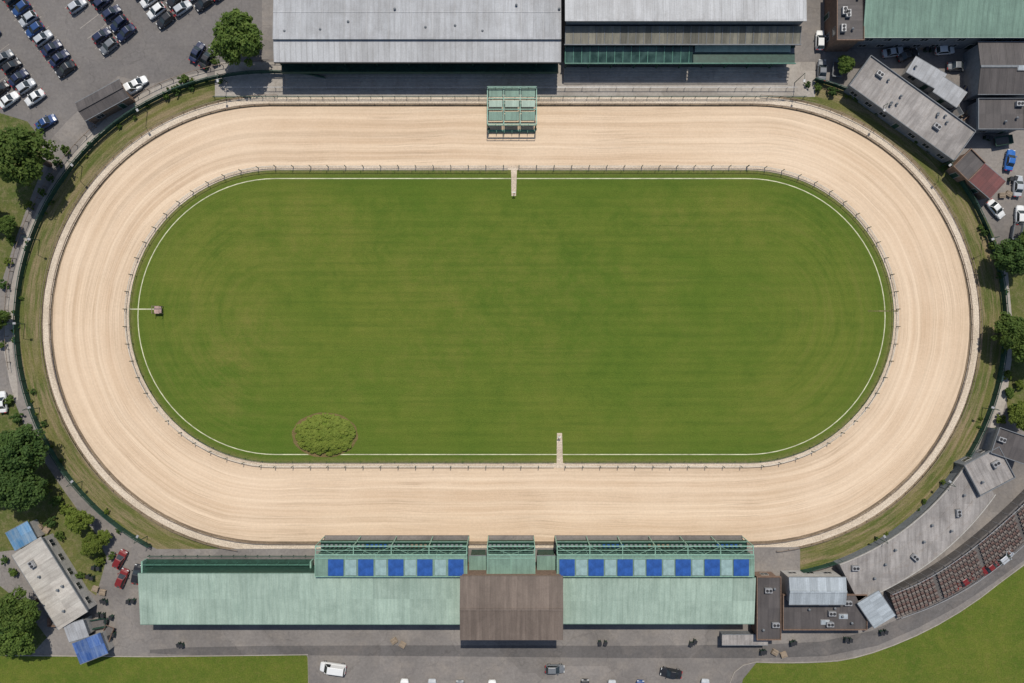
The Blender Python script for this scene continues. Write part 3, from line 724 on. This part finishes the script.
for arr,z in((Iv,3.2),(Ov,1.7)):
    mb=MB(); loc=[p-ctr for p in arr]; mb.ribbon(loc,0.08,z,0.08)
    for a in loc: mb.box(a.x-0.04,a.x+0.04,a.y-0.04,a.y+0.04,0.0,z-0.05)
    addobj('handrail',mb.mesh(M['greygalv']),root)

# ---- top right
building('warehouse','large green sheet roofed warehouse','warehouse',(863,-4),(1090,-4),82,6.0,M['greyclad'],M['roof_green2'],'gable',1.2,seam=1.0,trim=M['roof_green'])
building('warehouse','dark roofed block beside the green warehouse','building',(850,-30),(850,40),26,6.0,M['brick'],M['roof_dark'],'flat',parapet=True,acs=3,vents=3)
building('workshop','dark grey sheet roofed workshop','workshop',(978,68),(1060,68),52,5.0,M['greyclad'],M['roof_dark'],'gable',0.8,seam=1.5,trim=M['greyclad'],skies=3)
building('workshop','small dark blue grey flat roofed workshop','workshop',(978,114),(1024,114),30,4.0,M['greyclad'],M['roof_dark'],'flat',parapet=True,vents=2,acs=1)
building('long_shed','long stained grey flat roofed shed on the bend','shed',(860,71),(964,146),36,3.4,M['greyclad'],M['roof_grey_dirty'],'flat',parapet=True,vents=10,acs=2,trim=M['greyclad'],seam=2.4)
building('portable_cabin','pale grey roofed portable cabin','cabin',(911,64),(942,82),17,3.0,M['render'],M['roof_grey'],'shed',0.3,seam=1,vents=1)
building('portable_cabin','grey roofed portable cabin','cabin',(938,84),(962,100),17,3.0,M['render'],M['roof_grey'],'shed',0.3,seam=1)
building('small_shed','small dark grey shed beside red roofed shed','shed',(962,158),(976,172),24,3.2,M['brick'],M['roof_dark'],'flat',parapet=True)
building('small_shed','small dark red sheet roofed shed','shed',(977,172),(998,190),22,3.4,M['brick'],M['roof_red'],'shed',0.4,seam=0.8)
building('small_shed','dark brown gabled shed beside the car park','shed',(80,112),(124,88),20,3.2,M['brick'],M['roof_dark'],'gable',0.6,seam=1)
# ---- bottom left
building('long_shed','off-white flat roofed shed beside the trees','shed',(26,546),(73,621),36,3.6,M['render'],M['roof_white'],'shed',0.5,vents=4,acs=1)
building('small_shed','small pale grey lean-to behind the shed','shed',(66,634),(86,628),18,3.0,M['render'],M['roof_grey'],'shed',0.3,seam=1)
building('small_shed','bright blue roofed lean-to with pale sheeting','shed',(10,542),(32,530),20,3.0,M['render'],roofmat('blue_tarpaulin',(0.05,0.16,0.30),(0.24,0.31,0.37),1.5,0,0.3,0.8),'flat',win=False)
building('small_shed','bright blue tarpaulin roofed shelter','shed',(76,654),(104,643),22,2.8,M['render'],roofmat('blue_tarpaulin_deep',(0.02,0.065,0.22),(0.16,0.22,0.34),1.2,0,0.3,0.7),'flat',win=False)

# ------------------------------------------------------------------ gantry
hh=3.0
X0,Y0=P(487.5,88,hh); X1,Y1=P(536.5,125,hh); cx=(X0+X1)/2; cy=(Y0+Y1)/2; L=X1-X0; D=Y0-Y1
root=thing('starting_gantry','green steel gantry bridging the outer sand lane','gantry',(cx,cy,0.04))
for i in range(3):
    for j,(y0,y1) in enumerate(((-D/2+0.9,-1.0),(-0.1,1.2),(1.9,D/2-0.3))):
        x0=-L/2+0.25+i*L/3; mb=MB(); mb.box(x0,x0+L/3-0.5,y0,y1,hh-0.08,hh); addobj('deck_panel',mb.mesh(M['roof_green'] if j==1 else M['roof_green2']),root)
mb=MB()
for x in(-L/2,-L/6,L/6,L/2): mb.box(x-0.08,x+0.08,-D/2,D/2,hh-0.3,hh+0.08)
for y in(-D/2,-0.55,1.55,D/2): mb.box(-L/2+0.1,L/2-0.1,y-0.07,y+0.07,hh-0.28,hh+0.05)
mb.box(-L/2,L/2,-D/2-0.05,-D/2+0.05,hh+0.7,hh+0.8); mb.box(-L/2,L/2,D/2-0.05,D/2+0.05,hh+0.7,hh+0.8)
for i in range(7):
    x=-L/2+i*L/6
    for y in(-D/2,D/2): mb.box(x-0.04,x+0.04,y-0.04,y+0.04,hh,hh+0.7)
addobj('frame',mb.mesh(M['ltgreen']),root)
pm=MB(); pm.box(-0.1,0.1,-0.1,0.1,0,hh-0.3); pm.box(-0.25,0.25,-0.25,0.25,0,0.08); lg=pm.mesh(M['dkgreen'])
for x in(-L/2+.1,L/2-.1):
    for y in(-D/2+.1,-0.35,D/2-.1): addobj('leg',lg,root,(x,y,0))
mb=MB(); mb.box(-L/2+0.2,L/2-0.2,-D/2-0.5,-D/2-0.2,0.0,0.6)
for i in range(7): mb.box(-L/2+0.15+i*(L-0.3)/6-0.04,-L/2+0.15+i*(L-0.3)/6+0.04,-D/2-0.9,-D/2-0.15,0,0.9)
addobj('starting_trap',mb.mesh(M['green']),root)
x,y=P(160,310); root=thing('judge_stand','small pinkish timber stand on the infield','stand',(x,y,0.06))
mb=MB(); mb.box(-0.75,0.75,-0.75,0.75,0.7,0.85); 
addobj('platform',mb.mesh(plain('faded_pink_timber',(0.42,0.29,0.25),0.8)),root)
mb=MB()
for sx in(-.7,.7):
    for sy in(-.7,.7): mb.box(sx-.06,sx+.06,sy-.06,sy+.06,0,1.7)
mb.box(-.76,.76,.66,.74,1.7,1.8); mb.box(-.76,-.66,-.76,.66,1.7,1.8); mb.box(.66,.76,-.76,.66,1.7,1.8); addobj('handrail',mb.mesh(M['brownrail']),root)
for px,py in((514,194),(559,436)):
    x,y=P(px,py); root=thing('marker_post','small pale board on a post beside path','post',(x,y,0.06))
    mb=MB(); mb.cyl((0,0,0),(0,0,1.2),0.08,0.07,8); addobj('post',mb.mesh(M['dkgreen']),root)
    mb=MB(); mb.box(-.3,.3,-.06,.06,1.2,1.5); addobj('board',mb.mesh(M['white']),root)

# ------------------------------------------------------------------ trees
def crown_mesh(seed,R=4.0,flat=0.75,clumps=110,per=95,mat=None,leaf=(0.13,0.27)):
    r=random.Random(seed); mb=MB(); vs=[];fs=[]
    ph=[r.uniform(0,6.28) for _ in range(4)]
    for c in range(clumps):
        th=r.uniform(0,2*math.pi); u=r.uniform(-0.25,1.0); 
        rad=R*(0.84+0.08*math.sin(2*th+ph[0])+0.08*math.sin(3*th+ph[1])+0.06*math.sin(5*th+ph[2]))
        rr=rad*r.uniform(0.62,0.98) if r.random()<0.8 else rad*r.uniform(0.1,0.6)
        cu=math.sqrt(max(0,1-u*u))
        C=Vector((rr*cu*math.cos(th),rr*cu*math.sin(th),rr*u*flat))
        cr=r.uniform(0.12,0.24)*R
        for k in range(per):
            d=Vector((r.gauss(0,1),r.gauss(0,1),r.gauss(0,1)))
            if d.length<1e-3: continue
            d.normalize()
            p=C+d*cr*r.uniform(0.45,1.05)
            n=(d+Vector((0,0,0.7))+Vector((r.gauss(0,.5),r.gauss(0,.5),r.gauss(0,.5)))).normalized()
            a=n.orthogonal().normalized(); b=n.cross(a); t=r.uniform(0,3.14)
            a,b=a*math.cos(t)+b*math.sin(t),b*math.cos(t)-a*math.sin(t)
            s=r.uniform(*leaf)
            i=len(vs)
            vs+= [tuple(p+a*s),tuple(p+b*s*0.65),tuple(p-a*s),tuple(p-b*s*0.65)]
            fs.append((i,i+1,i+2,i+3))
    mb.add(vs,fs); return mb.mesh(mat)
def trunk_mesh(seed,hc,R):
    r=random.Random(seed); mb=MB()
    mb.cyl((0,0,0),(0,0,hc*0.55),0.34,0.26,10); mb.cyl((0,0,hc*0.55),(0.1,0.1,hc+R*0.35),0.26,0.08,8)
    for i in range(7):
        a=i*0.9+r.uniform(-.3,.3); z=hc*r.uniform(0.45,0.75)
        q=(math.cos(a)*R*0.6,math.sin(a)*R*0.6,hc+r.uniform(-.3,1.4))
        m_=(math.cos(a)*R*0.28,math.sin(a)*R*0.28,(z+q[2])/2+0.2)
        mb.cyl((0,0,z),m_,0.15,0.10,6); mb.cyl(m_,q,0.10,0.03,6)
    return mb.mesh(M['bark'])
CR=[crown_mesh(11+i,mat=M[['leaf1','leaf2','leaf1','leaf3','leaf2'][i]]) for i in range(5)]
TR=trunk_mesh(3,4.2,4.0)
def tree(px,py,rpx,v=0,label='broad leafy green tree with rounded crown',hc=4.2):
    rm=rpx*S; s=rm/4.0
    h=hc*s+1.0
    x,y=P(px,py,h)
    root=thing('tree',label,'tree',(x,y,0),random.uniform(0,6.28),'trees around the stadium'); root.scale=(s,s,s)
    addobj('trunk',TR,root); addobj('crown',CR[v],root,(0,0,4.6))
BUSH=[crown_mesh(51+i,R=1.0,flat=0.8,clumps=30,per=55,mat=M[['leaf1','leaf2','leaf3'][i]],leaf=(0.07,0.13)) for i in range(3)]
bs=MB()
for i in range(6):
    a=i*1.05; bs.cyl((0,0,0),(0.45*math.cos(a),0.45*math.sin(a),0.6),0.04,0.015,5)
BST=bs.mesh(M['bark'])
def bush(px,py,rpx,v=0,label='low rounded leafy bush'):
    x,y=P(px,py,0.6); s=rpx*S
    root=thing('bush',label,'bush',(x,y,0),random.uniform(0,6.28),group='scattered bushes'); root.scale=(s,s,s)
    addobj('stem',BST,root); addobj('foliage',BUSH[v],root,(0,0,0.6))
for a in [(237,36,28,0),(22,154,33,0),(20,450,28,1),(14,488,27,1),(-14,470,28,4),(16,612,24,0),(12,638,24,2),(-12,625,26,4),(1013,256,20,1),(1040,240,22,2),(1016,332,20,0),
          (1042,345,24,2),(847,62,10,0),(75,521,14,3),(90,546,12,3),(102,538,8,3),(1024,415,15,3),(4,224,12,2),(-6,320,13,2),(-20,205,18,0)]:
    tree(*a)
for px,py,r_,v in [(185,80,7,0),(176,90,6,1),(166,96,5,0),(66,150,6,0),(58,163,6,1),(50,178,5,1),(12,240,6,0),(8,262,5,2),(4,285,6,1),(2,345,5,0),(10,400,6,0),(18,418,7,1),(30,436,6,0),(48,490,7,2),(58,500,8,0),(66,508,7,2),(112,556,5,0),
    (52,522,7,1),(60,535,6,0),(100,560,6,2),(80,575,5,0),(832,92,6,1),(818,88,5,0),(808,84,4,1),(856,98,4,0),(985,232,5,1),(992,246,6,0),(1000,275,5,1),(1006,375,6,2),(1008,392,7,0),(1000,420,6,2),(1012,408,7,0),(992,432,5,1),(1018,385,6,2),
    (40,130,5,1),(215,62,5,0),(205,66,4,1),(876,70,4,0),(945,120,4,0),(5,560,5,1),(14,572,6,0),(42,192,5,0),(30,205,5,2)]:
    bush(px,py,r_,v)
rq=random.Random(31)
for i in range(75):
    left=i%2==0
    a=math.radians(rq.uniform(100,238)) if left else math.radians(rq.uniform(72,-66))
    R=rq.uniform(246,258); cx_=270 if left else 752
    bush(cx_+R*math.cos(a),324-R*math.sin(a),rq.choice([1.8,2.2,2.8,3.5,4.2]),rq.randrange(3))
cxp,cyp=325,435
sheet('ground_patch',[(cxp+33*math.cos(a*math.pi/18)*(1+0.02*math.sin(a*2.1)),cyp+22.5*math.sin(a*math.pi/18)*(1+0.02*math.cos(a*1.7))) for a in range(36)],0.059,M['dry'],'dry brown soil rim around the shrub')
r=random.Random(77); A_,B_,Z_=6.15,4.1,1.2
ms=MB(); nu,nv=40,8; vs=[];fs=[]
def dome(th,q):
    w=1+0.02*math.sin(5*th)+0.02*math.sin(9*th+1)
    z=Z_*(1-q**3)+0.10*math.sin(7*q*math.cos(th)*A_/2)+0.10*math.cos(6*q*math.sin(th)*B_/2)
    return Vector((A_*q*w*math.cos(th),B_*q*w*math.sin(th),max(0.0,z)))
for j in range(1,nv+1):
    for i in range(nu):
        p=dome(2*math.pi*i/nu,j/nu*0 + j/nv*0.96); vs.append((p.x,p.y,(p.z-0.12) if j<nv else 0))
vs.append((0,0,Z_-0.12)); c0=len(vs)-1
for j in range(nv-1):
    for i in range(nu): fs.append((j*nu+i,(j+1)*nu+i,(j+1)*nu+(i+1)%nu,j*nu+(i+1)%nu))
for i in range(nu): fs.append((c0,i,(i+1)%nu))
ms.add(vs,fs)
vs=[];fs=[]
for c in range(560):
    th=r.uniform(0,6.283); q=math.sqrt(r.random())*0.97
    C=dome(th,q); C.z+=0.05
    cr=r.uniform(0.18,0.42)
    for k in range(50):
        d=Vector((r.gauss(0,1),r.gauss(0,1),abs(r.gauss(0,.9)))).normalized()
        p=C+d*cr*r.uniform(.5,1); p.z=max(p.z,0.08)
        nd=Vector((C.x/A_**2,C.y/B_**2,0.8)).normalized()
        n=(d*0.35+nd*1.3+Vector((r.gauss(0,.25),r.gauss(0,.25),r.gauss(0,.25)))).normalized(); a=n.orthogonal().normalized(); b=n.cross(a); s=r.uniform(.10,.19)
        i=len(vs); vs+=[tuple(p+a*s),tuple(p+b*s*.75),tuple(p-a*s),tuple(p-b*s*.75)]; fs.append((i,i+1,i+2,i+3))
mb=MB(); mb.add(vs,fs); x,y=P(cxp,cyp,0.8)
root=thing('shrub_bed','dense domed oval green shrub on the infield','shrub',(x,y,0.06)); addobj('foliage',mb.mesh(M['leaf4']),root); addobj('twiggy_mass',ms.mesh(M['mound']),root)

# ------------------------------------------------------------------ vehicles
def car_data(L,W,Hh,kind):
    hl=L/2; hw=W/2
    mb=MB()
    if kind=='van': st=[(-hl,.80,.55,1.0),(-hl+.08,.95,.35,1.15),(-hl+.6,1,.25,1.2),(0,1,.25,1.2),(hl-1.1,1,.25,1.15),(hl-.5,.96,.25,1.02),(hl-.12,.86,.3,.85),(hl,.70,.4,.65)]
    else: st=[(-hl,.74,.45,.72),(-hl+.12,.88,.32,.88),(-hl+.6,.98,.25,.93),(-.3,1,.22,.93),(hl-1.2,1,.22,.92),(hl-.55,.96,.25,.84),(hl-.14,.84,.3,.70),(hl,.66,.4,.55)]
    rings=[]
    for x,wf,zb,zt in st:
        w=hw*wf; rings.append([(x,-w*.9,zb),(x,-w,zb+(zt-zb)*.45),(x,-w*.96,zb+(zt-zb)*.8),(x,-w*.82,zt),(x,0,zt+.035),(x,w*.82,zt),(x,w*.96,zb+(zt-zb)*.8),(x,w,zb+(zt-zb)*.45),(x,w*.9,zb)])
    n=9; vs=[p for r_ in rings for p in r_]; fs=[]
    for i in range(len(rings)-1):
        for j in range(n):
            a=i*n+j;b=i*n+(j+1)%n; fs.append((a,b,b+n,a+n))
    fs.append(tuple(reversed(range(n)))); fs.append(tuple(range((len(rings)-1)*n,len(rings)*n)))
    fs=[tuple(reversed(f)) for f in fs]
    mb.add(vs,fs)
    if kind=='van': bx0,bx1,tx0,tx1,zb=-hl+.12,hl-.95,-hl+.25,hl-1.75,1.1
    elif kind=='hatch': bx0,bx1,tx0,tx1,zb=-hl+.12,hl-1.05,-hl+.55,hl-1.85,.88
    else: bx0,bx1,tx0,tx1,zb=-hl+.75,hl-1.15,-hl+1.35,hl-1.95,.88
    bw=hw*.86; tw=hw*.70; zt=Hh
    B=[(bx0,-bw,zb),(bx1,-bw,zb),(bx1,bw,zb),(bx0,bw,zb)]; T=[(tx0,-tw,zt),(tx1,-tw,zt),(tx1,tw,zt),(tx0,tw,zt)]
    mid=[((tx0+.12),-tw*.85,zt+.04),((tx1-.12),-tw*.85,zt+.04),((tx1-.12),tw*.85,zt+.04),((tx0+.12),tw*.85,zt+.04)]
    mb.add(B+T+mid,[(0,1,5,4),(1,2,6,5),(2,3,7,6),(3,0,4,7),(4,5,9,8),(5,6,10,9),(6,7,11,10),(7,4,8,11),(8,9,10,11)])
    for sy in(-1,1): mb.box(bx1-.35,bx1-.18,sy*hw*.95-.09+sy*.1,sy*hw*.95+.09+sy*.1,.9,1.05)
    body=mb.mesh(CARM['white'])
    def glass(a,b,c,d,ins=.10,off=.02):
        a,b,c,d=map(Vector,(a,b,c,d)); ct=(a+b+c+d)/4; nn=(b-a).cross(c-a).normalized()
        q=[ct+(v-ct)*(1-ins)+nn*off for v in(a,b,c,d)]
        m_=MB(); m_.add([tuple(v) for v in q]+[tuple(v-nn*.015) for v in q],[(0,1,2,3),(7,6,5,4),(0,4,5,1),(1,5,6,2),(2,6,7,3),(3,7,4,0)]); return m_.mesh(M['glass'])
    parts=[('windscreen',glass(B[1],B[2],T[2],T[1])),('rear_window',glass(B[3],B[0],T[0],T[3]))]
    if kind!='van': parts+=[('side_window',glass(B[0],B[1],T[1],T[0])),('side_window',glass(B[2],B[3],T[3],T[2]))]
    else:
        parts+=[('side_window',glass((bx1-1.3,-bw,zb),B[1],T[1],(tx1-.6,-tw,zt))),('side_window',glass(B[2],(bx1-1.3,bw,zb),(tx1-.6,tw,zt),T[2]))]
    w=MB(); w.cyl((0,-.11,0),(0,.11,0),.32,.32,14); w.cyl((0,-.12,0),(0,.12,0),.18,.18,10,1); wm=w.mesh([M['rubber'],M['greygalv']])
    hd=MB(); hd.box(-.10,.06,-.2,.2,-.07,.07); hm=hd.mesh(M['lens']); tm=hd.mesh(M['tail'])
    return dict(body=body,parts=parts,wheel=wm,head=hm,tail=tm,L=L,W=W)
KD={'hatch':car_data(3.9,1.72,1.47,'hatch'),'saloon':car_data(4.3,1.76,1.44,'saloon'),'van':car_data(5.2,2.0,2.1,'van')}
def car(px,py,ang,kind='hatch',color='silver',group='cars parked in the car park',label=None):
    x,y=P(px,py,0.7); d=KD[kind]
    nm={'hatch':'parked_car','saloon':'parked_car','van':'parked_van'}[kind]
    what={'hatch':'hatchback','saloon':'saloon car','van':'van'}[kind]
    root=thing(nm,label or f'{color} {what} parked on grey asphalt','van' if kind=='van' else 'car',(x,y,0.02),math.radians(ang),group)
    b=addobj('body',d['body'],root); b.material_slots[0].link='OBJECT'; b.material_slots[0].material=CARM[color]
    for n_,m_ in d['parts']: addobj(n_,m_,root)
    L,W=d['L'],d['W']
    for sx in(-L/2+.8,L/2-.85):
        for sy in(-W/2+.14,W/2-.14): addobj('wheel',d['wheel'],root,(sx,sy,.32))
    for sy in(-W*.30,W*.30):
        addobj('headlight',d['head'],root,(L/2-.14,sy,.66)); addobj('tail_light',d['tail'],root,(-L/2+.06,sy,.75))
rc=random.Random(21)
cols=['white','silver','grey','black','dark blue','blue','black','silver','dark blue','grey','white','silver']
AN=37
lines=MB()
def row(x,y,n,skip=(),ang=AN,dx=7.6,dy=10.1):
    a=math.radians(ang); ex,ey=math.cos(a)*12,-math.sin(a)*12
    for i in range(n+1):
        lx,ly=x+dx*(i-0.5),y+dy*(i-0.5)
        strip([(lx-ex,ly-ey),(lx+ex,ly+ey)],0.09,0.0,0.022,lines)
        if i<n and i not in skip:
            car(x+dx*i+rc.uniform(-1.4,1.4),y+dy*i+rc.uniform(-1.1,1.1),ang+rc.choice([0,180])+rc.uniform(-3,3),rc.choice(['hatch','saloon','hatch']),rc.choice(cols))
row(-10,-32,11,(1,))
row(-27,16,9,(3,))
row(-45,28,8,(2,5))
row(63,-14,7,(1,3,4))
row(80,-28,7,(0,))
row(142,-10,4,())
row(160,-22,4,(0,))
row(196,-8,2,())
row(212,-18,2,())
structure('road_marking',lines,M['concrete'],'worn white parking bay lines')
car(46,122,30,'saloon','blue')
car(129,90,30,'van','white',label='white van parked beside the dark shed'); car(138,83,30,'hatch','white',label='white hatchback parked beside the dark shed')
car(197,52,60,'saloon','dark blue'); car(207,58,60,'saloon','black')
g='vehicles parked around the stands'
car(333,668,172,'van','white',g,'white van parked behind the stand')
car(555,669,0,'hatch','grey',g); car(671,673,170,'saloon','black',g)
for x_,c_ in((404,'white'),(432,'silver'),(460,'grey'),(492,'white'),(585,'black'),(612,'silver'),(640,'blue'),(705,'silver')):
    car(x_,690,88+rc.uniform(-3,3),rc.choice(['hatch','saloon']),c_,g)
for x_,y_,a_,c_ in((120,559,62,'red'),(122,578,68,'red'),(137,574,80,'black'),(965,580,35,'red'),(991,566,38,'red'),(1005,557,38,'silver'),
    (1010,160,80,'bright blue'),(996,209,-50,'white'),(958,66,0,'grey'),(908,55,20,'black'),(893,52,10,'silver'),(822,70,88,'grey'),(1020,215,88,'white'),(1018,186,85,'silver'),
    (2,402,95,'white'),(945,50,5,'white'),(968,88,60,'dark blue'),(820,40,88,'white')):
    car(x_,y_,a_,rc.choice(['hatch','saloon']),c_,g)
bn=MB(); bn.add([(-.24,-.28,0.05),(.24,-.28,.05),(.24,.28,.05),(-.24,.28,.05),(-.3,-.36,1.0),(.3,-.36,1.0),(.3,.36,1.0),(-.3,.36,1.0)],[(0,3,2,1),(4,5,6,7),(0,1,5,4),(1,2,6,5),(2,3,7,6),(3,0,4,7)])
bnm=bn.mesh(M['dkgreen']); ld=MB(); ld.slab([(-.33,-.4,1.06),(.33,-.4,1.06),(.33,.4,1.12),(-.33,.4,1.12)],.06); ldm=ld.mesh(M['dark'])
wb=MB(); wb.cyl((-.28,.3,.1),(-.2,.3,.1),.1,.1,10); wb.cyl((.2,.3,.1),(.28,.3,.1),.1,.1,10); wbm=wb.mesh(M['rubber'])
pl=MB()
for k in range(4):
    z=k*.15
    for i in range(6): pl.box(-.6,.6,-.5+i*.18,-.39+i*.18,z+.10,z+.13)
    for y_ in(-.45,-.02,.41): pl.box(-.6,.6,y_-.05,y_+.05,z,z+.099)
plm=pl.mesh(plain('pallet_timber',(0.28,0.22,0.16),0.8))
def skip_mesh(mat):
    mb=MB(); b0=[(-1.1,-.75,.1),(1.1,-.75,.1),(1.1,.75,.1),(-1.1,.75,.1)]; t0=[(-1.8,-.9,1.2),(1.8,-.9,1.2),(1.8,.9,1.2),(-1.8,.9,1.2)]
    i0=[(-1.7,-.82,1.2),(1.7,-.82,1.2),(1.7,.82,1.2),(-1.7,.82,1.2)]; i1=[(-1.3,-.72,.7),(1.3,-.72,.7),(1.3,.72,.7),(-1.3,.72,.7)]
    f=[(0,3,2,1)]
    for k in range(4):
        j=(k+1)%4; f+=[(k,j,4+j,4+k),(4+k,4+j,8+j,8+k),(8+k,8+j,12+j,12+k)]
    mb.add(b0+t0+i0+i1,f,0); mb.add(i1,[(0,1,2,3)],1); mb.box(-1.5,1.5,-.95,-.9,.95,1.1,0); mb.box(-1.5,1.5,.9,.95,.95,1.1,0)
    return mb.mesh([mat,M['asphalt_dark']])
SK=[('grey',skip_mesh(M['greyclad'])),('brown',skip_mesh(M['brick'])),('dark green',skip_mesh(M['dkgreen']))]
for i,(px,py,a_) in enumerate([(950,116,30),(962,126,40),(1000,142,10),(835,70,85),(110,632,70),(100,622,10),(1014,232,80),(60,620,0)]):
    x,y=P(px,py); c_,m_=SK[i%3]
    thing('waste_skip',f'open topped {c_} steel waste skip on asphalt','skip',(x,y,.012),math.radians(a_),'waste skips in the yards',data=m_)
rr=random.Random(9)
for i,(px,py) in enumerate([(830,20),(832,30),(828,46),(900,48),(912,46),(925,50),(968,108),(972,118),(960,112),(984,140),(100,612),(108,618),(96,590),(104,600),(130,600),(760,650),(775,652),(790,642),(845,640),(180,642),(395,642),(600,641),(690,641),(880,632),(40,528),(112,634),(940,112),(935,100),(1000,196),(1008,180),(90,575),(96,568),(876,585),(872,580)]):
    x,y=P(px,py)
    for j in range(2):
        xx=x+j*0.8+rr.uniform(-.2,.2); yy=y+rr.uniform(-.4,.4)
        if i%4:
            root=thing('wheelie_bin','dark green wheelie bin with black lid','bin',(xx,yy,.01),rr.uniform(-.4,.4),'wheelie bins in the yards'); addobj('bin_body',bnm,root); addobj('lid',ldm,root); addobj('wheel',wbm,root)
        else:
            thing('pallet_stack','small stack of bare timber pallets','pallets',(xx+j*.7,yy,.01),rr.uniform(-.6,.6),'pallet stacks in the yards',data=plm)
lm=MB(); lm.cyl((0,0,0),(0,0,5),.08,.05,8); lm.cyl((0,0,5),(0,-1.4,5.3),.045,.035,6); lmm=lm.mesh(M['dkgreen'])
lh=MB(); lh.box(-.2,.2,-1.9,-1.35,5.22,5.36); lhm=lh.mesh(M['greygalv'])
for cx_,s_ in((270,1),(752,-1)):
    for k in range(9):
        a=math.radians(100+k*20)
        if s_<0: a=math.pi-a
        px=cx_+245*math.cos(a); py=324-245*math.sin(a)
        if 540<py: continue
        x,y=P(px,py); root=thing('track_lamp','slim dark green lamp post leaning over track','lamp post',(x,y,.03),a-math.pi/2,'lamp posts round the bends')
        addobj('pole',lmm,root); addobj('lamp_head',lhm,root)

# ------------------------------------------------------------------ light, camera
el=math.radians(59); az=math.radians(6)
d=Vector((-math.sin(az)*math.cos(el),-math.cos(az)*math.cos(el),-math.sin(el)))
sl=bpy.data.lights.new('sun','SUN'); sl.energy=3.8; sl.angle=math.radians(0.5); sl.color=(1.0,0.95,0.865)
so=bpy.data.objects.new('sun',sl); COL.objects.link(so); so.rotation_euler=d.to_track_quat('-Z','Y').to_euler(); so.location=(0,50,100)
w=bpy.data.worlds.new('World'); scene.world=w; w.use_nodes=True
nt=w.node_tree; bg=nt.nodes['Background']; sk=nt.nodes.new('ShaderNodeTexSky'); sk.sky_type='NISHITA'; sk.sun_disc=False
sk.sun_elevation=el; sk.sun_rotation=az; nt.links.new(sk.outputs[0],bg.inputs[0]); bg.inputs[1].default_value=0.10
cam=bpy.data.cameras.new('camera'); co=bpy.data.objects.new('camera',cam); COL.objects.link(co)
co.location=(0,0,H); co.rotation_euler=(0,0,0); cam.sensor_width=36; cam.lens=18/(102.4/H); cam.clip_end=6000
scene.camera=co
scene.view_settings.view_transform='Standard'; scene.view_settings.look='None'; scene.view_settings.exposure=0
